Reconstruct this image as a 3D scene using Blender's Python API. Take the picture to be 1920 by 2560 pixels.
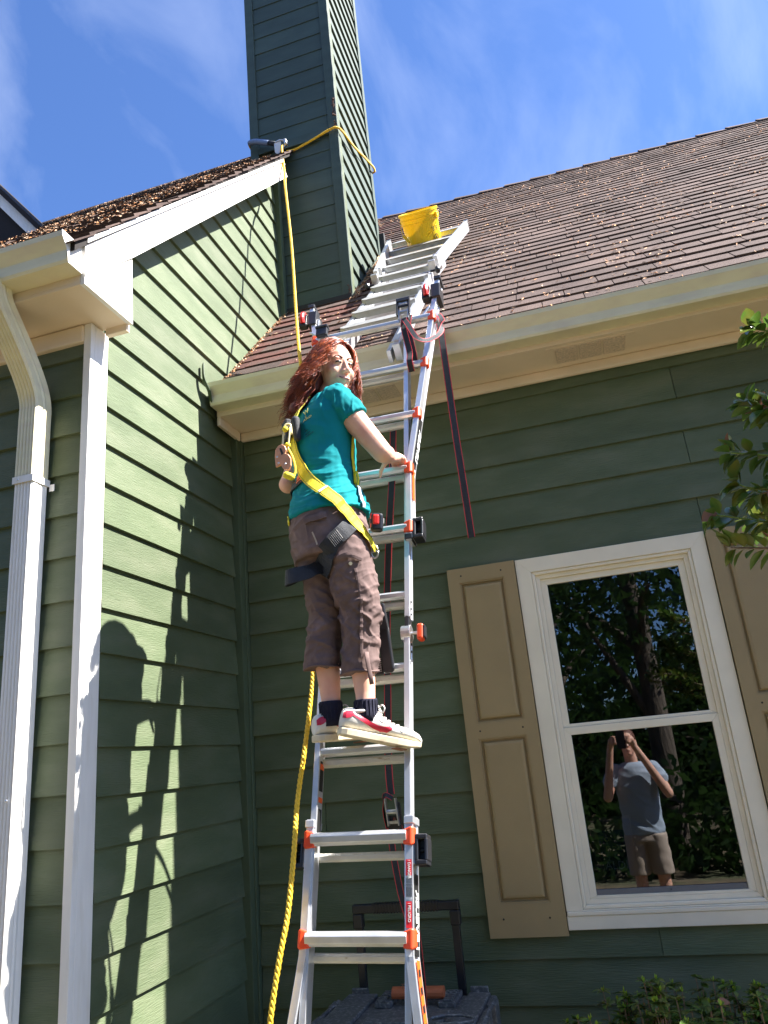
import bpy, bmesh, math, random
from mathutils import Vector, Matrix, noise
from mathutils.bvhtree import BVHTree
for o in list(bpy.data.objects): bpy.data.objects.remove(o, do_unlink=True)
S = bpy.context.scene
C = S.collection
rnd = random.Random(11)
V = Vector
R = math.radians

# ------------------------------------------------------------------ camera
cam_d = bpy.data.cameras.new('camera'); cam = bpy.data.objects.new('camera', cam_d); C.objects.link(cam)
yaw, pit, rol = -0.2628, 0.3167, -0.0947
f_ = V((math.sin(yaw)*math.cos(pit), math.cos(yaw)*math.cos(pit), math.sin(pit)))
r_ = f_.cross(V((0, 0, 1))).normalized(); u_ = r_.cross(f_)
cr, sr = math.cos(rol), math.sin(rol)
r2, u2 = cr*r_+sr*u_, -sr*r_+cr*u_
CAM = V((1.8828, -3.791, 1.9152))
M = Matrix((r2, u2, -f_)).transposed().to_4x4(); M.translation = CAM
cam.matrix_world = M
cam_d.sensor_fit = 'VERTICAL'; cam_d.sensor_height = 24; cam_d.sensor_width = 18
cam_d.lens = 24*1888.2/2560
cam_d.clip_start = 0.01; cam_d.clip_end = 2000
S.camera = cam
S.render.resolution_x, S.render.resolution_y = 768, 1024

# ------------------------------------------------------------------ sun and sky
SUNV = V((1.0, 0.15, 1.2)).normalized()
el = math.asin(SUNV.z); az = math.atan2(SUNV.x, SUNV.y)
sun_d = bpy.data.lights.new('sun', 'SUN'); sun = bpy.data.objects.new('sun', sun_d); C.objects.link(sun)
sun.rotation_euler = SUNV.to_track_quat('Z', 'Y').to_euler(); sun.location = (6, 1, 12)
sun_d.energy = 5.0; sun_d.angle = R(0.5); sun_d.color = (1.0, 0.96, 0.90)
w = bpy.data.worlds.new('World'); S.world = w; w.use_nodes = True
wt = w.node_tree; wt.nodes.clear()
wo = wt.nodes.new('ShaderNodeOutputWorld'); bg = wt.nodes.new('ShaderNodeBackground')
sky = wt.nodes.new('ShaderNodeTexSky'); sky.sky_type = 'NISHITA'; sky.sun_disc = False
sky.sun_elevation = el; sky.sun_rotation = az; sky.air_density = 1.0; sky.dust_density = 0.6; sky.ozone_density = 3.0
tc = wt.nodes.new('ShaderNodeTexCoord')
mp = wt.nodes.new('ShaderNodeMapping'); mp.inputs['Rotation'].default_value = (0.3, 0.5, 0.35); mp.inputs['Scale'].default_value = (2.2, 0.8, 1.6)
n1 = wt.nodes.new('ShaderNodeTexNoise'); n1.inputs['Scale'].default_value = 1.9; n1.inputs['Detail'].default_value = 7; n1.inputs['Roughness'].default_value = 0.55; n1.inputs['Distortion'].default_value = 0.5
cr1 = wt.nodes.new('ShaderNodeValToRGB'); cr1.color_ramp.elements[0].position = 0.44; cr1.color_ramp.elements[1].position = 0.92
cr1.color_ramp.elements[1].color = (0.36, 0.36, 0.36, 1)
mixc = wt.nodes.new('ShaderNodeMixRGB'); mixc.inputs['Color2'].default_value = (8.0, 8.6, 9.8, 1)
tint = wt.nodes.new('ShaderNodeMixRGB'); tint.blend_type = 'MULTIPLY'; tint.inputs['Fac'].default_value = 1.0; tint.inputs['Color2'].default_value = (0.72, 0.92, 1.28, 1)
lk = wt.links.new
lk(tc.outputs['Generated'], mp.inputs['Vector']); lk(mp.outputs[0], n1.inputs['Vector']); lk(n1.outputs['Fac'], cr1.inputs['Fac'])
lk(sky.outputs[0], tint.inputs['Color1']); lk(tint.outputs[0], mixc.inputs['Color1']); lk(cr1.outputs['Color'], mixc.inputs['Fac'])
lk(mixc.outputs[0], bg.inputs['Color']); lk(bg.outputs[0], wo.inputs['Surface'])
bg.inputs['Strength'].default_value = 0.052
S.view_settings.view_transform = 'Standard'; S.view_settings.look = 'None'; S.view_settings.gamma = 1
S.view_settings.use_curve_mapping = False
S.view_settings.exposure = 2.1

# ------------------------------------------------------------------ materials
def mat(name, col, rough=0.6, metal=0.0, var=0.0, vscale=6.0, vstretch=(1, 1, 1), bump=0.0, bscale=40.0, bstretch=(1, 1, 1),
        isl=0.0, col2=None, c2pos=(0.5, 0.7), c2scale=8.0, spec=0.5, coat=0.0, sss=0.0, objrand=0.0, bdist=0.004, det=5.0, transl=0.0):
    m = bpy.data.materials.new(name); m.use_nodes = True; t = m.node_tree; b = t.nodes['Principled BSDF']
    b.inputs['Roughness'].default_value = rough; b.inputs['Metallic'].default_value = metal
    b.inputs['Specular IOR Level'].default_value = spec; b.inputs['Coat Weight'].default_value = coat
    if sss: b.inputs['Subsurface Weight'].default_value = sss; b.inputs['Subsurface Radius'].default_value = (0.012, 0.005, 0.003); b.inputs['Subsurface Scale'].default_value = 1.0
    geo = t.nodes.new('ShaderNodeNewGeometry')
    def nz(scale, stretch, detail=5.0):
        mpn = t.nodes.new('ShaderNodeMapping'); mpn.inputs['Scale'].default_value = stretch
        nn = t.nodes.new('ShaderNodeTexNoise'); nn.inputs['Scale'].default_value = scale; nn.inputs['Detail'].default_value = detail
        t.links.new(geo.outputs['Position'], mpn.inputs['Vector']); t.links.new(mpn.outputs[0], nn.inputs['Vector'])
        return nn
    cur = t.nodes.new('ShaderNodeRGB'); cur.outputs[0].default_value = (*col, 1); out = cur.outputs[0]
    if col2:
        nn = nz(c2scale, vstretch, 6); ra = t.nodes.new('ShaderNodeValToRGB')
        ra.color_ramp.elements[0].position, ra.color_ramp.elements[1].position = c2pos
        mx = t.nodes.new('ShaderNodeMixRGB'); mx.inputs['Color2'].default_value = (*col2, 1)
        t.links.new(nn.outputs['Fac'], ra.inputs['Fac']); t.links.new(ra.outputs['Color'], mx.inputs['Fac']); t.links.new(out, mx.inputs['Color1']); out = mx.outputs[0]
    def valmul(sock, amt, out):
        mr = t.nodes.new('ShaderNodeMapRange'); mr.inputs['To Min'].default_value = 1-amt; mr.inputs['To Max'].default_value = 1+amt
        t.links.new(sock, mr.inputs['Value'])
        hs = t.nodes.new('ShaderNodeHueSaturation'); t.links.new(mr.outputs[0], hs.inputs['Value']); t.links.new(out, hs.inputs['Color']); return hs.outputs[0]
    if var:
        nn = nz(vscale, vstretch); mr = t.nodes.new('ShaderNodeMapRange'); mr.inputs['From Min'].default_value = 0.3; mr.inputs['From Max'].default_value = 0.7
        t.links.new(nn.outputs['Fac'], mr.inputs['Value']); out = valmul(mr.outputs[0], var, out)
    if isl: out = valmul(geo.outputs['Random Per Island'], isl, out)
    if objrand:
        oi = t.nodes.new('ShaderNodeObjectInfo'); out = valmul(oi.outputs['Random'], objrand, out)
    t.links.new(out, b.inputs['Base Color'])
    if bump:
        nn = nz(bscale, bstretch, det); bp = t.nodes.new('ShaderNodeBump'); bp.inputs['Strength'].default_value = bump; bp.inputs['Distance'].default_value = bdist
        t.links.new(nn.outputs['Fac'], bp.inputs['Height']); t.links.new(bp.outputs[0], b.inputs['Normal'])
    if transl:
        tr = t.nodes.new('ShaderNodeBsdfTranslucent'); ms = t.nodes.new('ShaderNodeMixShader'); ms.inputs[0].default_value = transl
        t.links.new(out, tr.inputs['Color']); t.links.new(b.outputs[0], ms.inputs[1]); t.links.new(tr.outputs[0], ms.inputs[2])
        t.links.new(ms.outputs[0], t.nodes['Material Output'].inputs['Surface'])
    m.diffuse_color = (*col, 1)
    return m
MT = {}
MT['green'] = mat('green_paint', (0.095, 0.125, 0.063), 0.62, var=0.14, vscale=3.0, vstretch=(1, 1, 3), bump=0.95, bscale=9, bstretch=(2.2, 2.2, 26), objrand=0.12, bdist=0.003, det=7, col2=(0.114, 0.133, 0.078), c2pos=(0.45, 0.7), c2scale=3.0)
MT['greentrim'] = mat('green_trim_paint', (0.075, 0.104, 0.055), 0.6, var=0.12, vscale=5, bump=0.3, bscale=60)
MT['greenshade'] = mat('green_paint_shaded', (0.050, 0.075, 0.056), 0.66, var=0.14, vscale=4.0, vstretch=(1, 1, 4), bump=0.4, bscale=10, bstretch=(2, 2, 20), objrand=0.10, bdist=0.003)  # same paint as the siding; the chimney's shade is darkened into this colour
MT['white'] = mat('white_trim_paint', (0.83, 0.80, 0.75), 0.5, var=0.04, vscale=10, bump=0.2, bscale=18, col2=(0.74, 0.69, 0.60), c2pos=(0.55, 0.78), c2scale=7, vstretch=(3, 3, .5))
MT['cream'] = mat('cream_gutter_paint', (0.74, 0.68, 0.46), 0.42, var=0.07, vscale=5, vstretch=(1, 1, 3), col2=(0.70, 0.62, 0.44), c2pos=(0.45, 0.7), c2scale=9)
MT['soffit'] = mat('beige_soffit_paint', (0.80, 0.66, 0.50), 0.65, var=0.05, vscale=4, bump=0.2, bscale=60)
MT['vent'] = mat('vent_mesh', (0.69, 0.55, 0.42), 0.8, var=0.2, vscale=90, bump=0.8, bscale=320)
MT['winframe'] = mat('cream_window_vinyl', (0.88, 0.79, 0.62), 0.4, var=0.04, vscale=8, bump=0.05, bscale=50)
MT['shutter'] = mat('tan_shutter_vinyl', (0.36, 0.262, 0.13), 0.48, var=0.05, vscale=5, bump=0.25, bscale=260)
MT['dark'] = mat('dark_metal', (0.02, 0.02, 0.022), 0.5)
MT['screw'] = mat('dark_screw', (0.03, 0.025, 0.02), 0.4)
MT['shingle'] = mat('brown_shingle', (0.074, 0.050, 0.043), 0.92, var=0.28, vscale=130, isl=0.22, objrand=0.22, bump=0.9, bscale=300, bdist=0.003, col2=(0.112, 0.076, 0.064), c2pos=(0.42, 0.62), c2scale=2.3, spec=0.25)
MT['shingle_red'] = mat('reddish_shingle', (0.10, 0.042, 0.034), 0.92, var=0.28, vscale=130, isl=0.22, objrand=0.25, bump=0.9, bscale=300, bdist=0.003, col2=(0.065, 0.042, 0.036), c2pos=(0.45, 0.6), c2scale=5, spec=0.25)
MT['deck'] = mat('roof_underlay', (0.018, 0.014, 0.013), 0.95)
MT['litter'] = mat('dry_pine_litter', (0.48, 0.21, 0.08), 0.9, isl=0.6, col2=(0.55, 0.40, 0.27), c2pos=(0.48, 0.52), c2scale=60)
MT['alu'] = mat('aluminium', (0.72, 0.73, 0.75), 0.38, 0.75, var=0.06, vscale=14, bump=0.06, bscale=30, bstretch=(30, 1, 1), col2=(0.62, 0.62, 0.62), c2pos=(0.5, 0.8), c2scale=12)
MT['tread'] = mat('tread_aluminium', (0.42, 0.42, 0.40), 0.45, 0.5, var=0.1, vscale=20)
MT['aluw'] = mat('worn_aluminium', (0.66, 0.64, 0.58), 0.5, 0.45, var=0.12, vscale=30, col2=(0.35, 0.27, 0.17), c2pos=(0.62, 0.75), c2scale=60, vstretch=(0.4, 1, 1))
MT['orange'] = mat('orange_plastic', (0.80, 0.075, 0.018), 0.42, var=0.05)
MT['red'] = mat('red_plastic', (0.72, 0.025, 0.018), 0.35)
MT['black'] = mat('black_plastic', (0.018, 0.018, 0.021), 0.32, var=0.1, bump=0.1, bscale=80)
MT['yellow'] = mat('yellow_webbing', (0.82, 0.66, 0.018), 0.62, var=0.08, vscale=40, bump=0.5, bscale=500)
MT['rope'] = mat('yellow_rope', (0.86, 0.53, 0.03), 0.55, var=0.12, vscale=70, bump=0.4, bscale=400)
MT['bucket'] = mat('yellow_bucket_plastic', (0.88, 0.65, 0.012), 0.36, var=0.03, vscale=9, sss=0.0, transl=0.25)
MT['webblack'] = mat('black_webbing', (0.018, 0.02, 0.026), 0.7, var=0.2, vscale=60, bump=0.5, bscale=500)
MT['webred'] = mat('red_webbing_edge', (0.55, 0.04, 0.05), 0.7)
MT['steel'] = mat('zinc_steel', (0.62, 0.62, 0.62), 0.3, 0.9, var=0.1, vscale=50)
MT['copper'] = mat('copper_plated_hook', (0.80, 0.36, 0.19), 0.42, 0.35, var=0.12, vscale=40)
MT['skin'] = mat('skin', (0.80, 0.45, 0.32), 0.5, sss=0.10, var=0.05, vscale=18, col2=(0.76, 0.35, 0.25), c2pos=(0.5, 0.75), c2scale=14, bump=0.06, bscale=200, spec=0.35)
MT['lip'] = mat('lip', (0.58, 0.20, 0.18), 0.4)
MT['hair'] = mat('copper_red_hair', (0.195, 0.030, 0.012), 0.42, isl=0.65, col2=(0.40, 0.085, 0.016), c2pos=(0.42, 0.6), c2scale=22, spec=0.6)
MT['hairdark'] = mat('dark_auburn_hair', (0.11, 0.018, 0.012), 0.6, var=0.4, vscale=60, bump=0.6, bscale=90, bstretch=(3, 3, .4))
MT['brow'] = mat('brown_eyebrow', (0.13, 0.045, 0.025), 0.7)
MT['eye'] = mat('dark_eye', (0.03, 0.018, 0.014), 0.3)
MT['teal'] = mat('teal_cotton', (0.005, 0.215, 0.235), 0.85, var=0.06, vscale=9, bump=0.35, bscale=700, bdist=0.001, spec=0.15)
MT['pants'] = mat('brown_cotton', (0.150, 0.103, 0.095), 0.9, var=0.16, vscale=12, bump=0.4, bscale=600, bdist=0.001, col2=(0.24, 0.16, 0.145), c2pos=(0.5, 0.8), c2scale=18, spec=0.15)
MT['thread'] = mat('worn_pale_thread', (0.42, 0.33, 0.25), 0.9)
MT['sock'] = mat('navy_sock', (0.014, 0.014, 0.032), 0.95, var=0.2, vscale=80, bump=0.5, bscale=200, bstretch=(8, 8, .5))
MT['shoe'] = mat('white_leather', (0.72, 0.69, 0.62), 0.45, var=0.05, vscale=20, col2=(0.50, 0.42, 0.27), c2pos=(0.58, 0.78), c2scale=22)
MT['sole'] = mat('yellowed_rubber', (0.66, 0.57, 0.40), 0.55, var=0.08, vscale=30, col2=(0.46, 0.34, 0.2), c2pos=(0.55, 0.75), c2scale=26)
MT['shoered'] = mat('red_leather', (0.52, 0.018, 0.045), 0.42, var=0.08)
MT['lace'] = mat('white_lace', (0.78, 0.74, 0.70), 0.8)
MT['toolbox'] = mat('dusty_black_resin', (0.105, 0.105, 0.106), 0.42, var=0.25, vscale=40, col2=(0.30, 0.29, 0.27), c2pos=(0.50, 0.72), c2scale=75, bump=0.25, bscale=140, bdist=0.002)
MT['rust'] = mat('orange_brown_grip', (0.50, 0.13, 0.045), 0.6, var=0.15)
MT['leaf'] = mat('glossy_green_leaf', (0.095, 0.175, 0.028), 0.28, isl=0.45, col2=(0.16, 0.17, 0.03), c2pos=(0.45, 0.6), c2scale=20, spec=0.7, transl=0.25)
MT['leafbrown'] = mat('dead_brown_leaf', (0.33, 0.15, 0.08), 0.6, isl=0.2, transl=0.2)
MT['twig'] = mat('twig_bark', (0.23, 0.15, 0.09), 0.8, var=0.2, vscale=60)
MT['shoot'] = mat('green_shoot', (0.24, 0.33, 0.05), 0.5)
MT['bud'] = mat('yellow_green_bud', (0.38, 0.50, 0.04), 0.45, transl=0.3)
MT['crown'] = mat('tree_leaves', (0.032, 0.068, 0.016), 0.6, isl=0.5, transl=0.3)
MT['bark'] = mat('tree_bark', (0.10, 0.075, 0.055), 0.95, var=0.3, vscale=6, vstretch=(3, 3, .6), bump=0.8, bscale=12, bstretch=(3, 3, .5), bdist=0.03)
MT['ground'] = mat('leaf_mulch', (0.13, 0.095, 0.055), 0.95, var=0.3, vscale=4, col2=(0.07, 0.075, 0.03), c2pos=(0.45, 0.6), c2scale=1.2, bump=0.8, bscale=25, bdist=0.03)
MT['room'] = mat('dark_room_wall', (0.05, 0.045, 0.05), 0.9)
MT['paper'] = mat('brown_paper', (0.20, 0.12, 0.08), 0.9)
MT['print'] = mat('pale_print', (0.75, 0.75, 0.72), 0.6)
MT['printblack'] = mat('black_print', (0.012, 0.012, 0.012), 0.5)
MT['decalred'] = mat('red_label', (0.70, 0.02, 0.03), 0.45)
MT['decalorange'] = mat('orange_label', (0.85, 0.12, 0.015), 0.45)
MT['yellowprint'] = mat('yellow_print', (0.72, 0.68, 0.18), 0.8)
MT['navyprint'] = mat('navy_print', (0.004, 0.05, 0.09), 0.8)
MT['greytee'] = mat('pale_grey_cotton', (0.36, 0.42, 0.50), 0.9, var=0.06, vscale=9)
MT['khaki'] = mat('khaki_cotton', (0.42, 0.33, 0.26), 0.9)
MT['rot'] = mat('rotten_wood', (0.10, 0.05, 0.035), 0.95, var=0.5, vscale=50, bump=0.8, bscale=60)
MT['bluegrey'] = mat('blue_grey_sleeve', (0.17, 0.23, 0.36), 0.6, var=0.12, vscale=40)
MT['flash'] = mat('black_flashing', (0.02, 0.018, 0.018), 0.7)
# window glass: a real pane, partly see-through, partly mirror
g = bpy.data.materials.new('window_glass'); g.use_nodes = True; t = g.node_tree; t.nodes.clear()
o_ = t.nodes.new('ShaderNodeOutputMaterial'); mx = t.nodes.new('ShaderNodeMixShader'); tr = t.nodes.new('ShaderNodeBsdfTransparent'); gl = t.nodes.new('ShaderNodeBsdfGlossy')
tr.inputs['Color'].default_value = (0.5, 0.52, 0.55, 1); gl.inputs['Color'].default_value = (0.9, 0.95, 1, 1); gl.inputs['Roughness'].default_value = 0.0
mx.inputs[0].default_value = 0.105
t.links.new(tr.outputs[0], mx.inputs[1]); t.links.new(gl.outputs[0], mx.inputs[2]); t.links.new(mx.outputs[0], o_.inputs['Surface']); MT['glass'] = g

# ------------------------------------------------------------------ mesh helpers
class MB:
    def __init__(s): s.v = []; s.f = []; s.m = []; s.cur = 0
    def add(s, vs, fs):
        b = len(s.v); s.v += [tuple(v) for v in vs]; s.f += [tuple(b+i for i in f) for f in fs]; s.m += [s.cur]*len(fs); return s
    def box(s, x0, x1, y0, y1, z0, z1):
        return s.add([(x, y, z) for z in (z0, z1) for y in (y0, y1) for x in (x0, x1)], [(0, 2, 3, 1), (4, 5, 7, 6), (0, 1, 5, 4), (2, 6, 7, 3), (0, 4, 6, 2), (1, 3, 7, 5)])
    def obox(s, c, ax, ay, az, hx, hy, hz):
        c = V(c); return s.add([c+ax*(hx*i)+ay*(hy*j)+az*(hz*k) for k in (-1, 1) for j in (-1, 1) for i in (-1, 1)], [(0, 2, 3, 1), (4, 5, 7, 6), (0, 1, 5, 4), (2, 6, 7, 3), (0, 4, 6, 2), (1, 3, 7, 5)])
    def prism(s, poly, f0, f1):
        n = len(poly); vs = [f0(p) for p in poly]+[f1(p) for p in poly]
        a = V(vs[0]); 
        return s.add(vs, [tuple(range(n))[::-1], tuple(range(n, 2*n))]+[(i, (i+1) % n, n+(i+1) % n, n+i) for i in range(n)])
    def tube(s, path, rad, n=8, caps=True, twist=0.0):
        path = [V(p) for p in path]; N = len(path)
        rr = rad if callable(rad) else (lambda i: rad)
        vs = []; t0 = (path[1]-path[0]).normalized(); a = t0.orthogonal().normalized()
        for i in range(N):
            tt = (path[min(i+1, N-1)]-path[max(i-1, 0)]).normalized()
            a = (a-tt*a.dot(tt)).normalized(); b = tt.cross(a)
            r = rr(i)
            if not isinstance(r, tuple): r = (r, r)
            for k in range(n):
                th = 2*math.pi*k/n+twist*i
                vs.append(path[i]+a*(r[0]*math.cos(th))+b*(r[1]*math.sin(th)))
        fs = [(i*n+k, i*n+(k+1) % n, (i+1)*n+(k+1) % n, (i+1)*n+k) for i in range(N-1) for k in range(n)]
        if caps: fs += [tuple(range(n))[::-1], tuple((N-1)*n+k for k in range(n))]
        return s.add(vs, fs)
    def sweep(s, prof, path, xax, yax):
        # rectangular/any profile (list of (a,b)) carried along path with axes xax,yax (fixed)
        n = len(prof); N = len(path); vs = [V(p)+xax*a+yax*b for p in path for a, b in prof]
        fs = [(i*n+k, i*n+(k+1) % n, (i+1)*n+(k+1) % n, (i+1)*n+k) for i in range(N-1) for k in range(n)]
        fs += [tuple(range(n))[::-1], tuple((N-1)*n+k for k in range(n))]
        return s.add(vs, fs)
    def ell(s, c, r, ax=None, nu=16, nv=10):
        c = V(c); A = ax or (V((1, 0, 0)), V((0, 1, 0)), V((0, 0, 1)))
        vs = [c+A[2]*r[2]]; 
        for j in range(1, nv):
            ph = math.pi*j/nv
            for i in range(nu):
                th = 2*math.pi*i/nu
                vs.append(c+A[0]*(r[0]*math.sin(ph)*math.cos(th))+A[1]*(r[1]*math.sin(ph)*math.sin(th))+A[2]*(r[2]*math.cos(ph)))
        vs.append(c-A[2]*r[2]); L = len(vs)-1
        fs = [(0, 1+i, 1+(i+1) % nu) for i in range(nu)]
        for j in range(nv-2):
            fs += [(1+j*nu+i, 1+(j+1)*nu+i, 1+(j+1)*nu+(i+1) % nu, 1+j*nu+(i+1) % nu) for i in range(nu)]
        fs += [(L, 1+(nv-2)*nu+(i+1) % nu, 1+(nv-2)*nu+i) for i in range(nu)]
        return s.add(vs, fs)
    def cap(s, p, rp, q, rq, n=14):
        p, q = V(p), V(q); d = (q-p); L = d.length; d.normalize(); path = []; rs = []
        for k in range(0, 5):
            a = math.pi/2*(1-k/4); path.append(p-d*(rp*math.sin(a))); rs.append(max(rp*math.cos(a), rp*0.05))
        for k in range(1, 4): path.append(p+d*(L*k/4)); rs.append(rp+(rq-rp)*k/4)
        for k in range(0, 5):
            a = math.pi/2*k/4; path.append(q+d*(rq*math.sin(a))); rs.append(max(rq*math.cos(a), rq*0.05))
        return s.tube(path, lambda i: rs[i], n)
def sub(name, mb, m, parent=None, smooth=False, bev=0.0, seg=2, mats=None):
    off = parent['_o'] if parent is not None and '_o' in parent else (0, 0, 0)
    me = bpy.data.meshes.new(name); me.from_pydata([(v[0]-off[0], v[1]-off[1], v[2]-off[2]) for v in mb.v], [], mb.f)
    for x in (mats or [m]): me.materials.append(MT[x] if isinstance(x, str) else x)
    if mats: me.polygons.foreach_set('material_index', mb.m)
    bm = bmesh.new(); bm.from_mesh(me); bmesh.ops.recalc_face_normals(bm, faces=bm.faces); bm.to_mesh(me); bm.free()
    if smooth: me.polygons.foreach_set('use_smooth', [True]*len(me.polygons))
    o = bpy.data.objects.new(name, me); C.objects.link(o)
    if parent is not None: o.parent = parent; o['_o'] = list(off)
    else: o['_o'] = [0, 0, 0]
    if bev:
        b = o.modifiers.new('bevel', 'BEVEL'); b.width = bev; b.segments = seg; b.limit_method = 'ANGLE'; b.angle_limit = R(40)
    return o
def thing(name, label, cat, loc=(0, 0, 0), group=None):
    o = bpy.data.objects.new(name, None); o.empty_display_size = 0.1; C.objects.link(o); o.location = loc; o['_o'] = list(loc)
    tag(o, label, cat, group); return o
def tag(o, label=None, cat=None, group=None, kind=None):
    for k, v in (('label', label), ('category', cat), ('group', group), ('kind', kind)):
        if v: o[k] = v
    return o
def clip(poly, a, b, c):   # keep a*x+b*y+c >= 0
    out = []
    for i in range(len(poly)):
        p, q = poly[i], poly[(i+1) % len(poly)]; dp = a*p[0]+b*p[1]+c; dq = a*q[0]+b*q[1]+c
        if dp >= 0: out.append(p)
        if (dp >= 0) != (dq >= 0):
            t_ = dp/(dp-dq); out.append((p[0]+(q[0]-p[0])*t_, p[1]+(q[1]-p[1])*t_))
    return out
def curve_pts(pts, n=8):
    P = [V(p) for p in pts]; out = []
    for i in range(len(P)-1):
        p0 = P[max(i-1, 0)]; p1 = P[i]; p2 = P[i+1]; p3 = P[min(i+2, len(P)-1)]
        for k in range(n):
            t_ = k/n; out.append(0.5*((2*p1)+(p2-p0)*t_+(2*p0-5*p1+4*p2-p3)*t_*t_+(3*p1-p0-3*p2+p3)*t_**3))
    out.append(P[-1]); return out
def text(name, s, size, origin, ax, ay, m, parent, depth=0.0006, align='LEFT', bold=0.0):
    cu = bpy.data.curves.new('t', 'FONT'); cu.body = s; cu.size = size; cu.extrude = depth; cu.align_x = align; cu.align_y = 'CENTER'; cu.offset = bold; cu.resolution_u = 3
    to = bpy.data.objects.new('t', cu); C.objects.link(to); dg = bpy.context.evaluated_depsgraph_get(); me = bpy.data.meshes.new_from_object(to.evaluated_get(dg))
    bpy.data.objects.remove(to, do_unlink=True)
    ax, ay = V(ax).normalized(), V(ay).normalized(); az_ = ax.cross(ay); off = V(parent['_o']) if parent else V((0, 0, 0))
    Mx = Matrix((ax, ay, az_)).transposed().to_4x4(); Mx.translation = V(origin)-off; me.transform(Mx)
    me.materials.clear(); me.materials.append(MT[m]); o = bpy.data.objects.new(name, me); C.objects.link(o); o.parent = parent; o['_o'] = list(off); return o

# ------------------------------------------------------------------ ground
GZ = 0.2
gm = MB(); gm.add([(-400, -400, GZ), (400, -400, GZ), (400, 400, GZ), (-400, 400, GZ)], [(0, 1, 2, 3)])
tag(sub('ground', gm, 'ground'), kind='structure')

# ------------------------------------------------------------------ house
house = thing('house', 'green lap-sided house with brown shingle roof, cream gutters and tall green chimney', 'house', (0, 0, GZ))
EX = 0.1778
TILT = -0.015
def mroof(y, x=0.0): return 4.308+1.0437*y+TILT*x
def lroof(y): return 3.96+1.075*(y+1.70)

def plank(poly, zb, h, P, thick=0.016, parent=None, m='green'):
    # poly in (s,z); P(s,z,d) -> 3d ; d = how far proud of the wall
    if len(poly) < 3: return
    mb = MB(); n = len(poly)
    top = lambda z: 0.005+thick*(1-(z-zb)/h)
    mb.add([P(s, z, -0.01) for s, z in poly]+[P(s, z, top(z)) for s, z in poly],
           [tuple(range(n)), tuple(range(n, 2*n))]+[(i, (i+1) % n, n+(i+1) % n, n+i) for i in range(n)])
    return sub('plank', mb, m, parent)
# main wall (faces -y)
sh = MB(); sh.box(0.0, 1.6, 0.012, 0.15, GZ, 4.1); sh.box(2.36, 9, 0.012, 0.15, GZ, 4.05); sh.box(1.6, 2.36, 0.012, 0.15, 2.76, 4.1); sh.box(1.6, 2.36, 0.012, 0.15, GZ, 1.2)
wall = sub('siding_wall', sh, 'greentrim', house)
PW = lambda s, z, d: (s, -d, z)
joints = {1: [2.45], 3: [2.445, 5.4], 5: [2.437], 0: [4.9], 2: [5.3], 4: [0.62], 7: [4.3], 9: [3.9, 0.9], 12: [4.5, 0.42], 15: [1.9], 17: [3.2]}
for k in range(-1, 20):
    zb = 3.6985-EX*k; zt = min(zb+EX+0.004, 3.84)
    segs = [(0.045, 9.0)]
    if zb < 2.80 and zt > 1.22: segs = [(0.045, 1.585), (2.375, 9.0)]
    ss = []
    for a, b in segs:
        cuts = [a]+[j for j in joints.get(k, []) if a < j < b]+[b]
        ss += [(cuts[i]+(0.0015 if i else 0), cuts[i+1]-(0.0015 if i < len(cuts)-2 else 0)) for i in range(len(cuts)-1)]
    for a, b in ss: plank([(a, zb), (b, zb), (b, zt), (a, zt)], zb, EX, PW, parent=wall)
tm = MB(); tm.box(0.0, 0.042, -0.042, 0.0, GZ, 3.84)
sub('corner_trim', tm, 'greentrim', wall, bev=0.003)
# left wing side wall (faces +x)
sw = MB()
sw.prism([(-1.25, GZ), (0.0, GZ), (0.0, 4.2), (0.84, 5.1), (0.84, lroof(0.84)-0.12), (-1.25, lroof(-1.25)-0.12)], lambda p: (-0.15, p[0], p[1]), lambda p: (-0.026, p[0], p[1]))
wall2 = sub('siding_wall', sw, 'greentrim', house)
PL = lambda s, z, d: (d-0.016, s, z)
for j in range(-22, 19):
    zb = 3.661+EX*j
    if zb+EX < GZ+0.1: continue
    zb_ = max(zb, GZ)
    zt = zb+EX+0.004
    poly = [(-1.25, zb_), (0.80, zb_), (0.80, zt), (-1.25, zt)]
    if zt < 4.3: poly = [(-1.25, zb_), (-0.003, zb_), (-0.003, zt), (-1.25, zt)]
    else: poly = clip(poly, -1.0437, 1.0, -4.28)
    poly = clip(poly, 1.075, -1.0, 3.96+1.075*1.70-0.09) if len(poly) > 2 else []
    if len(poly) > 2: plank(poly, zb, EX, PL, parent=wall2)
tm = MB(); tm.box(-0.01, 0.035, -0.09, -0.0425, GZ, 3.83); sub('corner_trim', tm, 'greentrim', wall2, bev=0.003)
tm = MB(); tm.box(-0.01, 0.04, 0.775, 0.824, 5.10, 6.55); sub('corner_trim', tm, 'greentrim', wall2, bev=0.003)
# left wing front wall (faces -y, y=-1.36)
sw = MB(); sw.box(-9, -0.02, -1.34, -1.2, GZ, 3.9)
wall3 = sub('siding_wall', sw, 'greentrim', house)
PF = lambda s, z, d: (s, -1.34-d, z)
for j in range(0, 21):
    zb = 3.70-EX*j-0.02; zt = min(zb+EX+0.004, 3.84)
    if zt < GZ: break
    plank([(-9, max(zb, GZ)), (-0.033, max(zb, GZ)), (-0.033, zt), (-9, zt)], zb, EX, PF, parent=wall3)
cb = MB(); cb.box(-0.032, 0.004, -1.372, -1.345, GZ, 3.828); cb.box(-0.02, 0.0045, -1.345, -1.255, GZ, 3.828)
sub('corner_board', cb, 'white', house, bev=0.002)
fr = MB(); fr.box(-9, -0.033, -1.378, -1.345, 3.745, 3.828); sub('frieze_board', fr, 'soffit', house, bev=0.008)

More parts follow.
